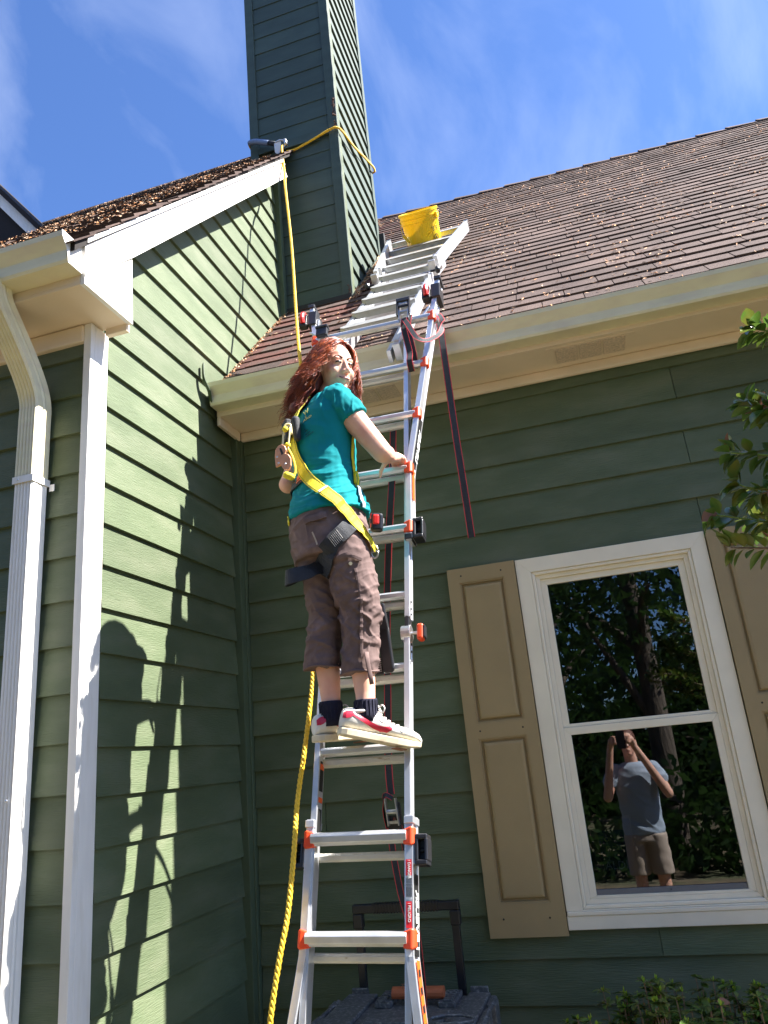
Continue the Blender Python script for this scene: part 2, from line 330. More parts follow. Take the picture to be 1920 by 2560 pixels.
# soffits
def shear(mb):
    mb.v = [(x, y, z+TILT*0.75*x) for x, y, z in mb.v]; return mb
sf = MB(); sf.box(0.025, 9, -0.30, 0.005, 3.832, 3.848); sf.box(0.025, 9, -0.30, -0.272, 3.848, 3.96)
soff = sub('soffit', shear(sf), 'soffit', house, bev=0.002)
fz = MB(); fz.box(0.043, 9, -0.052, -0.0215, 3.775, 3.832); sub('frieze_board', shear(fz), 'soffit', house, bev=0.01)
fb = MB(); fb.box(0.024, 0.045, -0.30, -0.0525, 3.778, 3.8315); sub('frieze_board', shear(fb), 'soffit', house, bev=0.004)
for x0, n in ((1.905, 3), (0.83, 2), (4.6, 3)):
    fr = MB(); fr.box(x0-0.045, x0+n*0.118+0.035, -0.272, -0.088, 3.8285, 3.834)
    vf = sub('soffit_vent', shear(fr), 'soffit', soff, bev=0.001)
    for i in range(n):
        v = MB(); v.box(x0+i*0.118, x0+i*0.118+0.108, -0.258, -0.105, 3.8235, 3.8280)
        o = sub('vent_panel', shear(v), 'vent', soff, bev=0.0015)
        d = MB(); d.box(x0+i*0.118-0.008, x0+i*0.118-0.002, -0.262, -0.100, 3.8245, 3.8280); sub('vent_rib', shear(d), 'soffit', soff)
ls = MB(); ls.box(-9, 0.1295, -1.612, -1.29, 3.832, 3.848); ls.box(-9, 0.128, -1.612, -1.584, 3.848, 3.99); sub('soffit', ls, 'soffit', house, bev=0.002)
# sloped rake soffit
rs = MB(); rs.prism([(-1.3, lroof(-1.3)-0.11), (0.72, lroof(0.72)-0.11), (0.72, lroof(0.72)-0.095), (-1.3, lroof(-1.3)-0.095)], lambda p: (-0.02, p[0], p[1]), lambda p: (0.13, p[0], p[1])); sub('soffit', rs, 'white', house)
rb = MB(); rb.box(0.0225, 0.128, -1.3, -1.276, 3.80, 4.15); sub('return_trim', rb, 'soffit', house)
# rake fascia + return
def xpoly(poly, x0, x1, name, m, parent, bev=0.0015):
    mb = MB(); mb.prism(poly, lambda p: (x0, p[0], p[1]), lambda p: (x1, p[0], p[1])); return sub(name, mb, m, parent, bev=bev)
lo = lambda y: 4.166+1.072*(y+1.30)
xpoly([(-1.612, 3.862), (-1.30, lo(-1.30)), (0.70, lo(0.70)), (0.60, lo(0.60)+0.16), (-1.62, 4.012)], 0.130, 0.153, 'rake_fascia', 'white', house)
xpoly([(-1.6125, 3.864), (-1.6125, 3.829), (-1.285, 3.829), (-1.298, 4.160)], 0.130, 0.151, 'return_panel', 'white', house)
xpoly([(-1.62, 4.014), (0.60, lo(0.60)+0.162), (0.60, lo(0.60)+0.19), (-1.62, 4.04)], 0.128, 0.166, 'drip_edge', 'white', house)

# gutters (K profile)
def gutter(y, z, x0, x1, tilt, name='gutter'):
    prof = [(0, 0), (-0.085, 0), (-0.092, 0.012), (-0.094, 0.055), (-0.108, 0.075), (-0.125, 0.10), (-0.128, 0.122), (-0.118, 0.124), (-0.114, 0.112), (-0.10, 0.08), (-0.086, 0.06), (-0.084, 0.008), (-0.006, 0.008), (-0.006, 0.122), (0, 0.122)]
    mb = MB(); n = len(prof); N = 24
    vs = []
    for i in range(N+1):
        x = x0+(x1-x0)*i/N; wob = 0.0015*math.sin(x*3.1)
        vs += [(x, y+a+wob, z+b+tilt*x) for a, b in prof]
    fs = [(i*n+k, i*n+(k+1) % n, (i+1)*n+(k+1) % n, (i+1)*n+k) for i in range(N) for k in range(n)]
    mb.add(vs, fs)
    return mb
gmain = sub('gutter', gutter(-0.3005, 3.862, 0.035, 9, TILT), 'cream', house)
ec = MB(); prof = [(0, 0), (-0.085, 0), (-0.094, 0.055), (-0.125, 0.10), (-0.128, 0.124), (0, 0.124)]
ec.prism(prof, lambda p: (0.031, -0.3005+p[0], 3.862+p[1]), lambda p: (0.0345, -0.3005+p[0], 3.862+p[1])); sub('end_cap', ec, 'cream', gmain)
gleft = sub('gutter', gutter(-1.6125, 3.877, -9, 0.135, 0), 'cream', house)
ec = MB(); ec.prism(prof, lambda p: (0.1355, -1.6125+p[0], 3.877+p[1]), lambda p: (0.139, -1.6125+p[0], 3.877+p[1])); sub('end_cap', ec, 'white', gleft)
# kick-out flashing curl at wall
kf = MB(); kf.tube(curve_pts([(0.02, -0.44, 4.10), (0.03, -0.45, 4.0), (0.045, -0.42, 3.93), (0.03, -0.38, 3.88)], 5), lambda i: (0.003, 0.02), 6); sub('flashing', kf, 'greentrim', house)

# downspout on left wing
ds = thing
def dspath(pts, hw=0.052, hd=0.036):
    mb = MB(); P = [V(p) for p in pts]; X = V((1, 0, 0)); N = len(P); prof = []
    for i in range(5):  # corrugated front
        a = -hw+0.008+(2*hw-0.016)*i/5; b = -hw+0.008+(2*hw-0.016)*(i+1)/5
        prof += [(a, -1.0), (a+(b-a)*0.35, -0.88), (b-(b-a)*0.35, -0.88)]
    prof += [(hw-0.008, -1.0), (hw, -0.8), (hw, -0.30), (hw-0.004, -0.15), (hw, 0.0), (hw-0.004, 0.3), (hw, 0.8), (hw-0.008, 1.0), (-hw+0.008, 1.0), (-hw, 0.8), (-hw, -0.8)]
    vs = []
    for i in range(N):
        tt = (P[min(i+1, N-1)]-P[max(i-1, 0)]).normalized(); nn = tt.cross(X).normalized()
        if nn.y > 0: nn = -nn
        sc = 1.0
        for a, b in prof: vs.append(P[i]+X*a-nn*(b*hd)*sc)
    n = len(prof); mb.add(vs, [(i*n+k, i*n+(k+1) % n, (i+1)*n+(k+1) % n, (i+1)*n+k) for i in range(N-1) for k in range(n)]); return mb
DX = -0.226; DY = -1.414
el_ = [(DX, -1.68, 3.90), (DX, -1.675, 3.86), (DX, -1.655, 3.81), (DX, -1.61, 3.755), (DX, -1.53, 3.66), (DX, -1.47, 3.58), (DX, -1.43, 3.51), (DX, -1.414, 3.45), (DX, DY, 3.38), (DX, DY, 3.10)]
down = sub('downspout', dspath([(DX, DY, 3.12), (DX, DY, 2.6), (DX, DY, 1.8), (DX, DY, 1.0), (DX, DY, 0.30)], 0.046, 0.046), 'white', house, bev=0.001)
el_f = curve_pts(el_, 3)
eb = dspath(el_f, 0.0475, 0.048)
# crimp rings on the curved part
sub('downspout_elbow', eb, 'cream', house)
b = MB(); b.box(DX-0.050, DX+0.050, DY-0.0495, DY-0.047, 3.10, 3.13); b.box(DX+0.048, DX+0.0505, DY-0.048, DY+0.05, 3.10, 3.13); b.box(DX+0.0505, DX+0.075, DY+0.045, DY+0.048, 3.08, 3.11); sub('strap', b, 'white', down, bev=0.001)
for sx, sz in ((-0.02, 3.115), (0.02, 1.9)):
    s_ = MB(); s_.ell((DX+sx, DY-0.051, sz), (0.005, 0.003, 0.005), nu=8, nv=6); sub('screw', s_, 'steel', down)

# ------------------------------------------------------------------ roofs
def ridge_y(x): return 3.80-0.045*x
rd = MB(); YE = -0.335
rd.add([(0.0, YE, mroof(YE)), (9, YE, mroof(YE, 9)), (9, ridge_y(9), mroof(ridge_y(9), 9)), (0, ridge_y(0), mroof(ridge_y(0))),
        (0.0, YE, mroof(YE)-0.03), (9, YE, mroof(YE, 9)-0.03), (9, ridge_y(9), mroof(ridge_y(9), 9)-0.03), (0, ridge_y(0), mroof(ridge_y(0))-0.03)],
       [(0, 1, 2, 3), (4, 5, 6, 7), (0, 1, 5, 4), (1, 2, 6, 5), (2, 3, 7, 6), (3, 0, 4, 7)])
rd.add([(-0.5, ridge_y(0)+0.02, mroof(ridge_y(0))-0.01), (9, ridge_y(9)+0.02, mroof(ridge_y(9), 9)-0.01), (9, ridge_y(9)+4, 4.0), (-0.5, ridge_y(0)+4, 4.2)], [(0, 1, 2, 3)])
roof = sub('roof', rd, 'deck', house)
NR = V((0, -1.0437, 1)).normalized(); TR = V((0, 1, 1.0437)).normalized(); XR = V((1, 0, TILT)).normalized()
def roof_pt(x, s, h):   # s along slope from eave
    p = V((x, YE, mroof(YE, x)))+TR*s+NR*h; return p
cosr = TR.y
allt = []
EXP = 0.142; nrow = int((3.9-YE)/cosr/EXP)+1
for r in range(nrow):
    s0 = r*EXP-0.045; x = -0.3-(r % 3)*0.11-rnd.random()*0.05
    while x < 9.0:
        wd = rnd.choice((0.31, 0.31, 0.30, 0.45, 0.22, 0.26, 0.36)); a = max(x, 0.012); b_ = x+wd-0.005
        yb = YE+s0*cosr
        if b_ > a+0.03 and yb < ridge_y(a)-0.08 and not (a < 0.50 and b_ < 0.56 and 0.86 < yb < 1.70):
            allt.append((a, b_, s0, r))
        x += wd
def camdist(t_): return (roof_pt((t_[0]+t_[1])/2, t_[2], 0)-CAM).length
def shingle(t_, mb, base=True):
    a, b_, s0, r = t_
    drop = rnd.choice((0, 0, 0.0, -0.006, 0.006, -0.010)); th = rnd.uniform(0.005, 0.010); s1 = s0+EXP*1.35
    a_ = a; tl = rnd.uniform(-0.002, 0.002)
    q = [(a_, s0+drop-tl), (b_, s0+drop+tl), (b_, s1), (a_, s1)]
    top = [roof_pt(q[0][0], q[0][1], th+0.006+0.001), roof_pt(q[1][0], q[1][1], th+0.006), roof_pt(q[2][0], q[2][1], 0.001), roof_pt(q[3][0], q[3][1], 0.001)]
    bot = [roof_pt(q[0][0], q[0][1], 0.0045), roof_pt(q[1][0], q[1][1], 0.0045), roof_pt(q[2][0], q[2][1], -0.004), roof_pt(q[3][0], q[3][1], -0.004)]
    mb.add(top+bot, [(0, 1, 2, 3), (7, 6, 5, 4), (0, 4, 5, 1), (1, 5, 6, 2), (2, 6, 7, 3), (3, 7, 4, 0)])
vis = [t_ for t_ in allt if t_[0] < 3.1+max(0, t_[2])*0.38]
vis.sort(key=camdist); near = set(id(t_) for t_ in vis[:300])
def smat(t_): return 'shingle_red' if t_[0] < 0.75-0.08*t_[2] and rnd.random() < 0.8 else 'shingle'
restA, restB = MB(), MB()
for t_ in allt:
    mm = smat(t_)
    if id(t_) in near: mb = MB(); shingle(t_, mb); sub('shingle', mb, mm, roof)
    else: shingle(t_, restA if mm == 'shingle' else restB)
tag(sub('shingles', restA, 'shingle', roof), kind='stuff')
tag(sub('red_shingles', restB, 'shingle_red', roof), kind='stuff')
x = -0.1
while x < 9:
    a = x; b_ = x+0.30; mb = MB()
    ya, yb = ridge_y(a), ridge_y(b_); za, zb = mroof(ya, a)+0.035, mroof(yb, b_)+0.022
    mb.add([(a, ya-0.10, za-0.095), (a, ya+0.02, za+0.02), (a, ya+0.14, za-0.095), (b_+0.02, yb-0.10, zb-0.10), (b_+0.02, yb+0.02, zb+0.01), (b_+0.02, yb+0.14, zb-0.10),
            (a, ya-0.10, za-0.112), (a, ya+0.14, za-0.112), (b_+0.02, yb-0.10, zb-0.112), (b_+0.02, yb+0.14, zb-0.112)],
           [(0, 1, 4, 3), (1, 2, 5, 4), (0, 3, 8, 6), (2, 7, 9, 5), (0, 6, 7, 2, 1), (3, 4, 5, 9, 8)])
    sub('ridge_cap', mb, 'shingle', roof); x += 0.30
# left wing roof
LX = 0.172; YR = 2.62
rl = MB()
rl.prism([(-1.69, lroof(-1.69)), (YR, lroof(YR)), (YR, lroof(YR)-0.04), (-1.69, lroof(-1.69)-0.04)], lambda p: (-9, p[0], p[1]), lambda p: (-0.185, p[0], p[1]))
rl.prism([(-1.69, lroof(-1.69)), (0.822, lroof(0.822)), (0.822, lroof(0.822)-0.04), (-1.69, lroof(-1.69)-0.04)], lambda p: (-0.185, p[0], p[1]), lambda p: (LX-0.012, p[0], p[1]))
rl.add([(-9, YR, lroof(YR)), (-0.185, YR, lroof(YR)), (-0.185, YR+3, lroof(YR)-3), (-9, YR+3, lroof(YR)-3)], [(0, 1, 2, 3)])
roof2 = sub('roof', rl, 'deck', house)
N2 = V((0, -1.075, 1)).normalized(); T2 = V((0, 1, 1.075)).normalized()
def lpt(x, s, h): return V((x, -1.71, lroof(-1.71)))+T2*s+N2*h
m2 = MB(); nr2 = int((YR+1.71)/T2.y/EXP)
for r in range(nr2+1):
    s0 = r*EXP; x = LX+rnd.uniform(0, 0.012); yb = -1.71+s0*T2.y
    xr = LX if yb < 0.80 else -0.19
    x = xr+rnd.uniform(-0.004, 0.010)
    first = True
    while x > -8:
        wd = rnd.choice((0.31, 0.3, 0.24, 0.4)); a = x-wd+0.005; b_ = x; th = rnd.uniform(0.007, 0.016); s1 = min(s0+EXP*1.3, (YR+1.73)/T2.y)
        wv = 0.010*noise.noise(V((x*2, s0*3, 1))) if first else 0
        m2.add([lpt(a, s0, th+0.004), lpt(b_, s0+wv, th+0.004+wv), lpt(b_, s1, 0.002), lpt(a, s1, 0.002), lpt(a, s0, 0.003), lpt(b_, s0+wv, 0.003), lpt(b_, s1, -0.004), lpt(a, s1, -0.004)],
               [(0, 1, 2, 3), (7, 6, 5, 4), (0, 4, 5, 1), (1, 5, 6, 2), (2, 6, 7, 3), (3, 7, 4, 0)])
        x -= wd; first = False
tag(sub('shingles', m2, 'shingle', roof2), kind='stuff')
rc = MB(); rc.prism([(YR-0.14, lroof(YR-0.14)+0.01), (YR, lroof(YR)+0.03), (YR+0.13, lroof(YR)-0.11), (YR+0.1, lroof(YR)-0.13)], lambda p: (-9, p[0], p[1]), lambda p: (-0.19, p[0], p[1])); sub('ridge_cap', rc, 'flash', roof2)
# dormer far left
dm = MB()
T0 = V((-2.02, 0.5, 6.36)); dd = V((-0.39, 0, 0.47)).normalized(); dn = V((dd.z, 0, -dd.x))
def dpt(a, h, y): return T0+dd*a+dn*h+V((0, y, 0))
dorm = sub('dormer', MB().prism([(-7.0, 5.9), (-1.86, 5.9), (-2.06, 6.33), (-6.0, 11.08), (-7.0, 11.0)], lambda p: (p[0], 0.53, p[1]), lambda p: (p[0], 0.60, p[1])), 'deck', house)
b = MB(); b.add([dpt(0, 0, 0), dpt(4.5, 0, 0), dpt(4.5, -0.08, 0), dpt(0, -0.08, 0), dpt(0, 0, 0.02), dpt(4.5, 0, 0.02), dpt(4.5, -0.08, 0.02), dpt(0, -0.08, 0.02)], [(0, 1, 2, 3), (7, 6, 5, 4), (0, 4, 5, 1), (1, 5, 6, 2), (2, 6, 7, 3), (3, 7, 4, 0)]); sub('rake_fascia', b, 'white', dorm)
b = MB(); b.add([dpt(-.04, 0.002, -.03), dpt(4.5, 0.002, -.03), dpt(4.5, 0.04, -.03), dpt(-.04, 0.04, -.03), dpt(-.04, 0.002, 1.2), dpt(4.5, 0.002, 1.2), dpt(4.5, 0.04, 1.2), dpt(-.04, 0.04, 1.2)], [(0, 1, 2, 3), (7, 6, 5, 4), (0, 4, 5, 1), (1, 5, 6, 2), (2, 6, 7, 3), (3, 7, 4, 0)]); sub('roof_edge', b, 'deck', dorm)
b = MB(); b.add([dpt(0, -0.085, .022), dpt(4.5, -0.085, .022), dpt(4.5, -0.065, .022), dpt(0, -0.065, .022), dpt(0, -0.085, 1.0), dpt(4.5, -0.085, 1.), dpt(4.5, -0.065, 1.), dpt(0, -0.065, 1.)], [(0, 1, 2, 3), (7, 6, 5, 4), (0, 4, 5, 1), (1, 5, 6, 2), (2, 6, 7, 3), (3, 7, 4, 0)]); sub('soffit', b, 'deck', dorm)

# litter on the roofs and ledges
lt = MB()
def flake(p, nrm, L, wd, rr=rnd):
    nrm = (nrm+V((rr.uniform(-.35, .35), rr.uniform(-.35, .35), rr.uniform(-.2, .2)))).normalized(); a = nrm.orthogonal().normalized(); a = Matrix.Rotation(rr.uniform(0, 6.28), 3, nrm) @ a; b = nrm.cross(a)
    lt.add([p-a*L-b*wd*.3, p-b*wd, p+a*L, p+b*wd+nrm*wd*.8], [(0, 1, 2, 3)])
for i in range(9500):
    x = rnd.uniform(0.02, 7.5); s = rnd.uniform(0, 5.75)
    if noise.noise(V((x*2.3, s*2.3, 7)))+rnd.uniform(-.45, .35) < -0.12: continue
    y = YE+s*cosr
    if y > ridge_y(x)-.1: continue
    if x < 0.55 and 0.82 < y < 1.9: continue
    cl = noise.noise(V((x*6, s*6, 3))) > 0.18
    for q in range(rnd.choice((2, 3, 4)) if cl else 1):
        flake(roof_pt(x+rnd.uniform(-.03, .03), s+rnd.uniform(-.02, .02), 0.016), NR, rnd.uniform(0.007, 0.020), rnd.uniform(0.0025, 0.005))
for i in range(500):
    s = rnd.uniform(0.0, 2.0); flake(roof_pt(0.02+abs(rnd.gauss(0, 0.02)), s, 0.018), NR, rnd.uniform(0.006, 0.014), rnd.uniform(0.003, 0.005))
for i in range(600):
    s = rnd.uniform(1.6, 2.9); flake(roof_pt(0.55+abs(rnd.gauss(0, 0.03)), s, 0.018), NR, rnd.uniform(0.006, 0.014), rnd.uniform(0.003, 0.005))
tag(sub('pine_litter', lt, 'litter'), 'dry orange pine litter scattered over the brown shingles', 'leaf litter', kind='stuff')
lt = MB()
for i in range(17000):
    s = rnd.uniform(0.05, 5.6); x = LX-0.02-abs(rnd.uniform(0, 4.5)); y = -1.71+s*T2.y
    if y > 0.8 and x > -0.2: continue
    if y > YR-0.05: continue
    if noise.noise(V((x*2.5, s*2.5, 2)))+rnd.uniform(-.4, .4) < -0.05: continue
    flake(lpt(x, s, rnd.uniform(0.018, 0.030)), N2, rnd.uniform(0.005, 0.013), rnd.uniform(0.002, 0.005))
tag(sub('pine_litter', lt, 'litter'), 'thick orange leaf litter on the left wing roof', 'leaf litter', kind='stuff')

# ------------------------------------------------------------------ chimney
cx0, cx1, cy0, cy1 = -0.18, 0.528, 0.838, 1.86
chm = sub('chimney', MB().box(cx0, cx1, cy0, cy1, 4.6, 11.5), 'greenshade', house)
PC = lambda s, z, d: (s, cy0-0.002-d*0.6, z)
PR = lambda s, z, d: (cx1+0.002+d, s, z)
for k in range(0, 36):
    zb = 4.98+EX*k; zt = zb+EX+0.003
    if zb > 11: break
    if 6.74 < zb+0.09 < 6.90: pass
    a = cx0+0.05 if zb > 6.6 else 0.0
    poly = [(a, zb), (cx1-0.045, zb), (cx1-0.045, zt), (a, zt)]
    if zb < 5.4: poly = clip(poly, 0, 1, -(mroof(cy0)+0.03))
    if len(poly) > 2: plank(poly, zb, EX, PC, thick=0.010, parent=chm, m='greenshade')
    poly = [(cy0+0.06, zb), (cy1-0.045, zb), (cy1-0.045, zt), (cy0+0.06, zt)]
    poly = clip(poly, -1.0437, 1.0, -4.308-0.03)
    if len(poly) > 2: plank(poly, zb, EX, PR, thick=0.02, parent=chm, m='greenshade')
def wobbly_trim(x0, x1, y0, y1, z0, z1, seed, amp=0.004):
    mb = MB(); n = int((z1-z0)/0.06); vs = []
    for i in range(n+1):
        z = z0+(z1-z0)*i/n; e = amp*noise.noise(V((seed, z*9, 0)))+amp*0.5*noise.noise(V((seed, z*30, 4)))
        vs += [(x0, y0, z), (x1+e, y0+e*0.5, z), (x1, y1+e, z), (x0, y1, z)]
    mb.add(vs, [(i*4+k, i*4+(k+1) % 4, (i+1)*4+(k+1) % 4, (i+1)*4+k) for i in range(n) for k in range(4)]+[(0, 1, 2, 3), (n*4+3, n*4+2, n*4+1, n*4)])
    return mb
sub('corner_trim', wobbly_trim(cx1-0.044, cx1+0.034, cy0-0.022, cy0-0.003, 5.10, 11.4, 1), 'greenshade', chm, bev=0.002)
sub('corner_trim', wobbly_trim(cx1+0.003, cx1+0.033, cy0-0.002, cy0+0.058, 5.16, 11.4, 2), 'green', chm, bev=0.002)
sub('corner_trim', wobbly_trim(cx1+0.003, cx1+0.032, cy1-0.044, cy1+0.03, 6.22, 11.4, 3), 'greenshade', chm, bev=0.002)
sub('corner_trim', wobbly_trim(cx0-0.025, cx0+0.049, cy0-0.022, cy0-0.003, 6.66, 11.4, 4, 0.002), 'greenshade', chm, bev=0.002)
b = MB(); b.box(0.05, 0.40, cy0-0.034, cy0-0.012, 6.70, 6.725); b.box(cx0+0.05, cx1-0.046, cy0-0.028, cy0-0.012, 6.727, 6.79); sub('band_board', b, 'greenshade', chm, bev=0.002)
# rot patches
for (z, s_) in ((7.02, 1.0), (6.93, 0.7), (5.22, 1.0), (6.80, 0.5)):
    b = MB()
    for i in range(14):
        b.cap((cx1+0.012+rnd.uniform(-.012, .014), cy0-0.016+rnd.uniform(-.006, .006), z+rnd.uniform(-.07, .07)*s_), rnd.uniform(.004, .009), (cx1+0.012+rnd.uniform(-.012, .014), cy0-0.016+rnd.uniform(-.006, .006), z+rnd.uniform(-.09, .09)*s_), rnd.uniform(.003, .007), 5)
    sub('rotten_patch', b, 'rot', chm)
# step flashing on right side and base flashing
for i in range(7):
    y = cy0+0.05+i*0.14; zz = mroof(y, cx1)
    b = MB(); b.prism([(y, zz-0.02), (y+0.13, zz+0.11), (y+0.13, zz+0.17), (y, zz+0.04)], lambda p: (cx1+0.024, p[0], p[1]), lambda p: (cx1+0.029, p[0], p[1])); sub('step_flashing', b, 'litter' if i % 3 == 0 else 'greenshade', chm)
b = MB(); b.box(-0.02, cx1+0.03, cy0-0.03, cy0-0.022, mroof(cy0-0.02)-0.02, mroof(cy0)+0.022); sub('base_flashing', b, 'flash', chm)
b = MB(); b.box(cx1+0.02, cx1+0.08, cy1+0.01, cy1+0.06, mroof(cy1)-0.02, mroof(cy1)+0.26); sub('back_flashing', b, 'flash', chm, bev=0.006)
# ------------------------------------------------------------------ window
def frame4(mb, x0, x1, z0, z1, w, y0, y1, wb=None, wt=None):
    wb = w if wb is None else wb; wt = w if wt is None else wt
    # mitred picture frame
    O = [(x0, z0), (x1, z0), (x1, z1), (x0, z1)]; I = [(x0+w, z0+wb), (x1-w, z0+wb), (x1-w, z1-wt), (x0+w, z1-wt)]
    for i in range(4):
        j = (i+1) % 4; poly = [O[i], O[j], I[j], I[i]]
        mb.prism(poly, lambda p: (p[0], y0, p[1]), lambda p: (p[0], y1, p[1]))
win = sub('window', MB().box(1.585, 2.375, 0.012, 0.13, 1.19, 1.24), 'winframe', house)
b = MB(); frame4(b, 1.527, 2.428, 1.215, 2.812, 0.072, -0.034, 0.01, wb=0.005); sub('casing', b, 'winframe', win, bev=0.0015)
b = MB(); frame4(b, 1.5995, 2.3555, 1.2205, 2.7395, 0.016, -0.028, 0.03); sub('stop_moulding', b, 'winframe', win, bev=0.004)
b = MB(); frame4(b, 1.6158, 2.3392, 1.2368, 2.7232, 0.020, -0.012, 0.05); sub('jamb', b, 'winframe', win, bev=0.002)
b = MB(); b.box(1.525, 2.432, -0.040, 0.01, 1.142, 1.197); b.box(1.529, 2.427, -0.044, 0.01, 1.1975, 1.2145); sub('sill', b, 'winframe', win, bev=0.003)
b = MB(); frame4(b, 1.636, 2.319, 1.985, 2.703, 0.030, 0.000, 0.028, wb=0.015); us = sub('upper_sash', b, 'winframe', win, bev=0.002)
b = MB(); frame4(b, 1.636, 2.319, 1.257, 1.984, 0.030, -0.010, 0.020, wb=0.012, wt=0.034); lsh = sub('lower_sash', b, 'winframe', win, bev=0.002)
b = MB(); b.box(1.66, 2.295, 0.012, 0.016, 1.998, 2.68); sub('pane', b, 'glass', us)
b = MB(); b.box(1.66, 2.295, 0.004, 0.008, 1.26, 1.955); sub('pane', b, 'glass', lsh)
b = MB(); b.box(1.667, 2.288, -0.004, 0.002, 1.270, 1.292); sub('screen_rail', b, mat('grey_screen_frame', (0.16, 0.16, 0.17), 0.5), lsh, bev=0.001)
b = MB(); b.tube([(1.98, -0.006, 1.281), (1.98, -0.003, 1.281)], 0.003, 6); sub('screw', b, 'screw', lsh)
# room behind the pane
b = MB(); b.add([(0.6, 0.15, 0.4), (3.6, 0.15, 0.4), (3.6, 3.2, 0.4), (0.6, 3.2, 0.4), (0.6, 0.15, 3.2), (3.6, 0.15, 3.2), (3.6, 3.2, 3.2), (0.6, 3.2, 3.2)], [(0, 1, 2, 3), (4, 5, 6, 7), (1, 2, 6, 5), (2, 3, 7, 6), (3, 0, 4, 7)])
sub('interior', b, 'room', house)
bag = thing('paper_bag', 'dark paper shopping bag lettered ALDI standing behind the lower window pane', 'bag', (1.76, 0.35, 1.15))
b = MB(); b.box(1.66, 1.86, 0.28, 0.42, 1.15, 1.55); sub('bag_body', b, 'paper', bag, bev=0.006)
b = MB(); b.box(1.70, 1.82, 0.2765, 0.279, 1.30, 1.50); sub('printed_panel', b, 'navyprint', bag)
text('lettering', 'ALDI', 0.05, (1.71, 0.2755, 1.345), (1, 0, 0), (0, 0, 1), 'print', bag)
for i, zz in enumerate((1.44, 1.40)): text('lettering', ('OK', 'FRESH')[i], 0.028, (1.725, 0.2755, zz+0.02), (1, 0, 0), (0, 0, 1), 'yellowprint', bag)
tbl = thing('table', 'wooden table inside the room under the window', 'table', (2.0, 0.5, 0.4))
b = MB(); b.box(1.4, 2.7, 0.22, 1.0, 1.11, 1.148); sub('tabletop', b, 'paper', tbl, bev=0.003)
for x in (1.45, 2.65):
    for y in (0.27, 0.95): b = MB(); b.box(x-.025, x+.025, y-.025, y+.025, 0.4, 1.11); sub('leg', b, 'paper', tbl)

# shutters
def shutter(x0, x1, z0=1.122, z1=2.812):
    sb = MB(); y0, y1 = -0.046, -0.018
    w = 0.058; zm0, zm1 = 1.972, 2.042; rows = [(z0+0.135, zm0-0.0), (zm1, z1-0.075)]
    # stiles and rails as one moulded plate with real openings
    for a, b_ in ((x0, x0+w), (x1-w, x1)): sb.box(a, b_, y0, y1, z0, z1)
    for a, b_ in ((z0, rows[0][0]), (rows[0][1], rows[1][0]), (rows[1][1], z1)): sb.box(x0+w, x1-w, y0, y1, a, b_)
    sb.box(x0+0.002, x1-0.002, -0.028, -0.017, z0+.002, z1-.002)
    s = sub('shutter', sb, 'shutter', house)
    for a, b_ in rows:
        p = MB(); X0, X1 = x0+w, x1-w
        O = [(X0+.016, a+.016), (X1-.016, a+.016), (X1-.016, b_-.016), (X0+.016, b_-.016)]; I = [(X0+.034, a+.034), (X1-.034, a+.034), (X1-.034, b_-.034), (X0+.034, b_-.034)]
        p.add([(x, -0.029, z) for x, z in O]+[(x, -0.041, z) for x, z in [(q[0]*0.6+r_[0]*0.4, q[1]*0.6+r_[1]*0.4) for q, r_ in zip(O, I)]]+[(x, -0.0435, z) for x, z in I], [(i, (i+1) % 4, 4+(i+1) % 4, 4+i) for i in range(4)]+[(4+i, 4+(i+1) % 4, 8+(i+1) % 4, 8+i) for i in range(4)]+[(8, 9, 10, 11)])
        sub('raised_panel', p, 'shutter', s)
        e = MB(); frame4(e, X0-.0005, X1+.0005, a-.0005, b_+.0005, .008, -0.0415, -0.028); sub('bead', e, 'shutter', s)
    for zz in (z1-0.04, (zm0+zm1)/2, z0+0.075):
        for xx in (x0+0.07, x1-0.07):
            e = MB(); e.tube([(xx, -0.0475, zz), (xx, -0.045, zz)], 0.0045, 8); sub('screw', e, 'screw', s)
    return s
shutter(1.178, 1.523); shutter(2.433, 2.785)

# ------------------------------------------------------------------ ladder leaning on the eave
P0 = V((0.0, -1.194, 1.377)); D = V((0.0265, 0.2537, 0.9669)).normalized(); NL = V((0, -0.967, 0.2537)).normalized(); XL = V((1, 0, -0.0265)).normalized()
def LP(k, h, dep=0.0):      # k rung index, h sideways from the centre line, dep behind the front face
    kk = k*0.3048; return V((0.953, P0.y, P0.z))+D*kk+XL*h-NL*dep
lad = thing('extension_ladder', 'articulated aluminium ladder with orange rung caps leaning against the eave', 'ladder', (0.95, -1.5, GZ))
def rail(name, hs, w, d0, d1, m='alu'):
    # hs list of (k, h) ; channel with front and rear flange
    mb = MB(); path = hs; sgn = 1 if hs[0][1] > 0 else -1
    prof = [(-w/2, 0), (w/2, 0), (w/2, 0.012), (w/2-0.003, 0.016), (w/2-0.003, d1-d0-0.016), (w/2, d1-d0-0.012), (w/2, d1-d0), (-w/2, d1-d0), (-w/2, 0)][:-1]
    if sgn < 0: prof = [(-a, b) for a, b in prof]
    vs = []; n = len(prof)
    for k, h in path:
        for a, b in prof: vs.append(LP(k, h+a, d0+b))
    N = len(path); mb.add(vs, [(i*n+j, i*n+(j+1) % n, (i+1)*n+(j+1) % n, (i+1)*n+j) for i in range(N-1) for j in range(n)]+[tuple(range(n)), tuple((N-1)*n+j for j in range(n))])
    return sub(name, mb, m, lad, bev=0.0015)
def hk_low(k):  # outer lower half width
    return 0.182 if k > -0.15 else 0.182+0.036*abs(k+0.15)+0.006*abs(k+0.15)**1.5
def hk_up(k):
    return 0.187 if k < 5.95 else 0.187+0.041*(k-5.95)**1.02
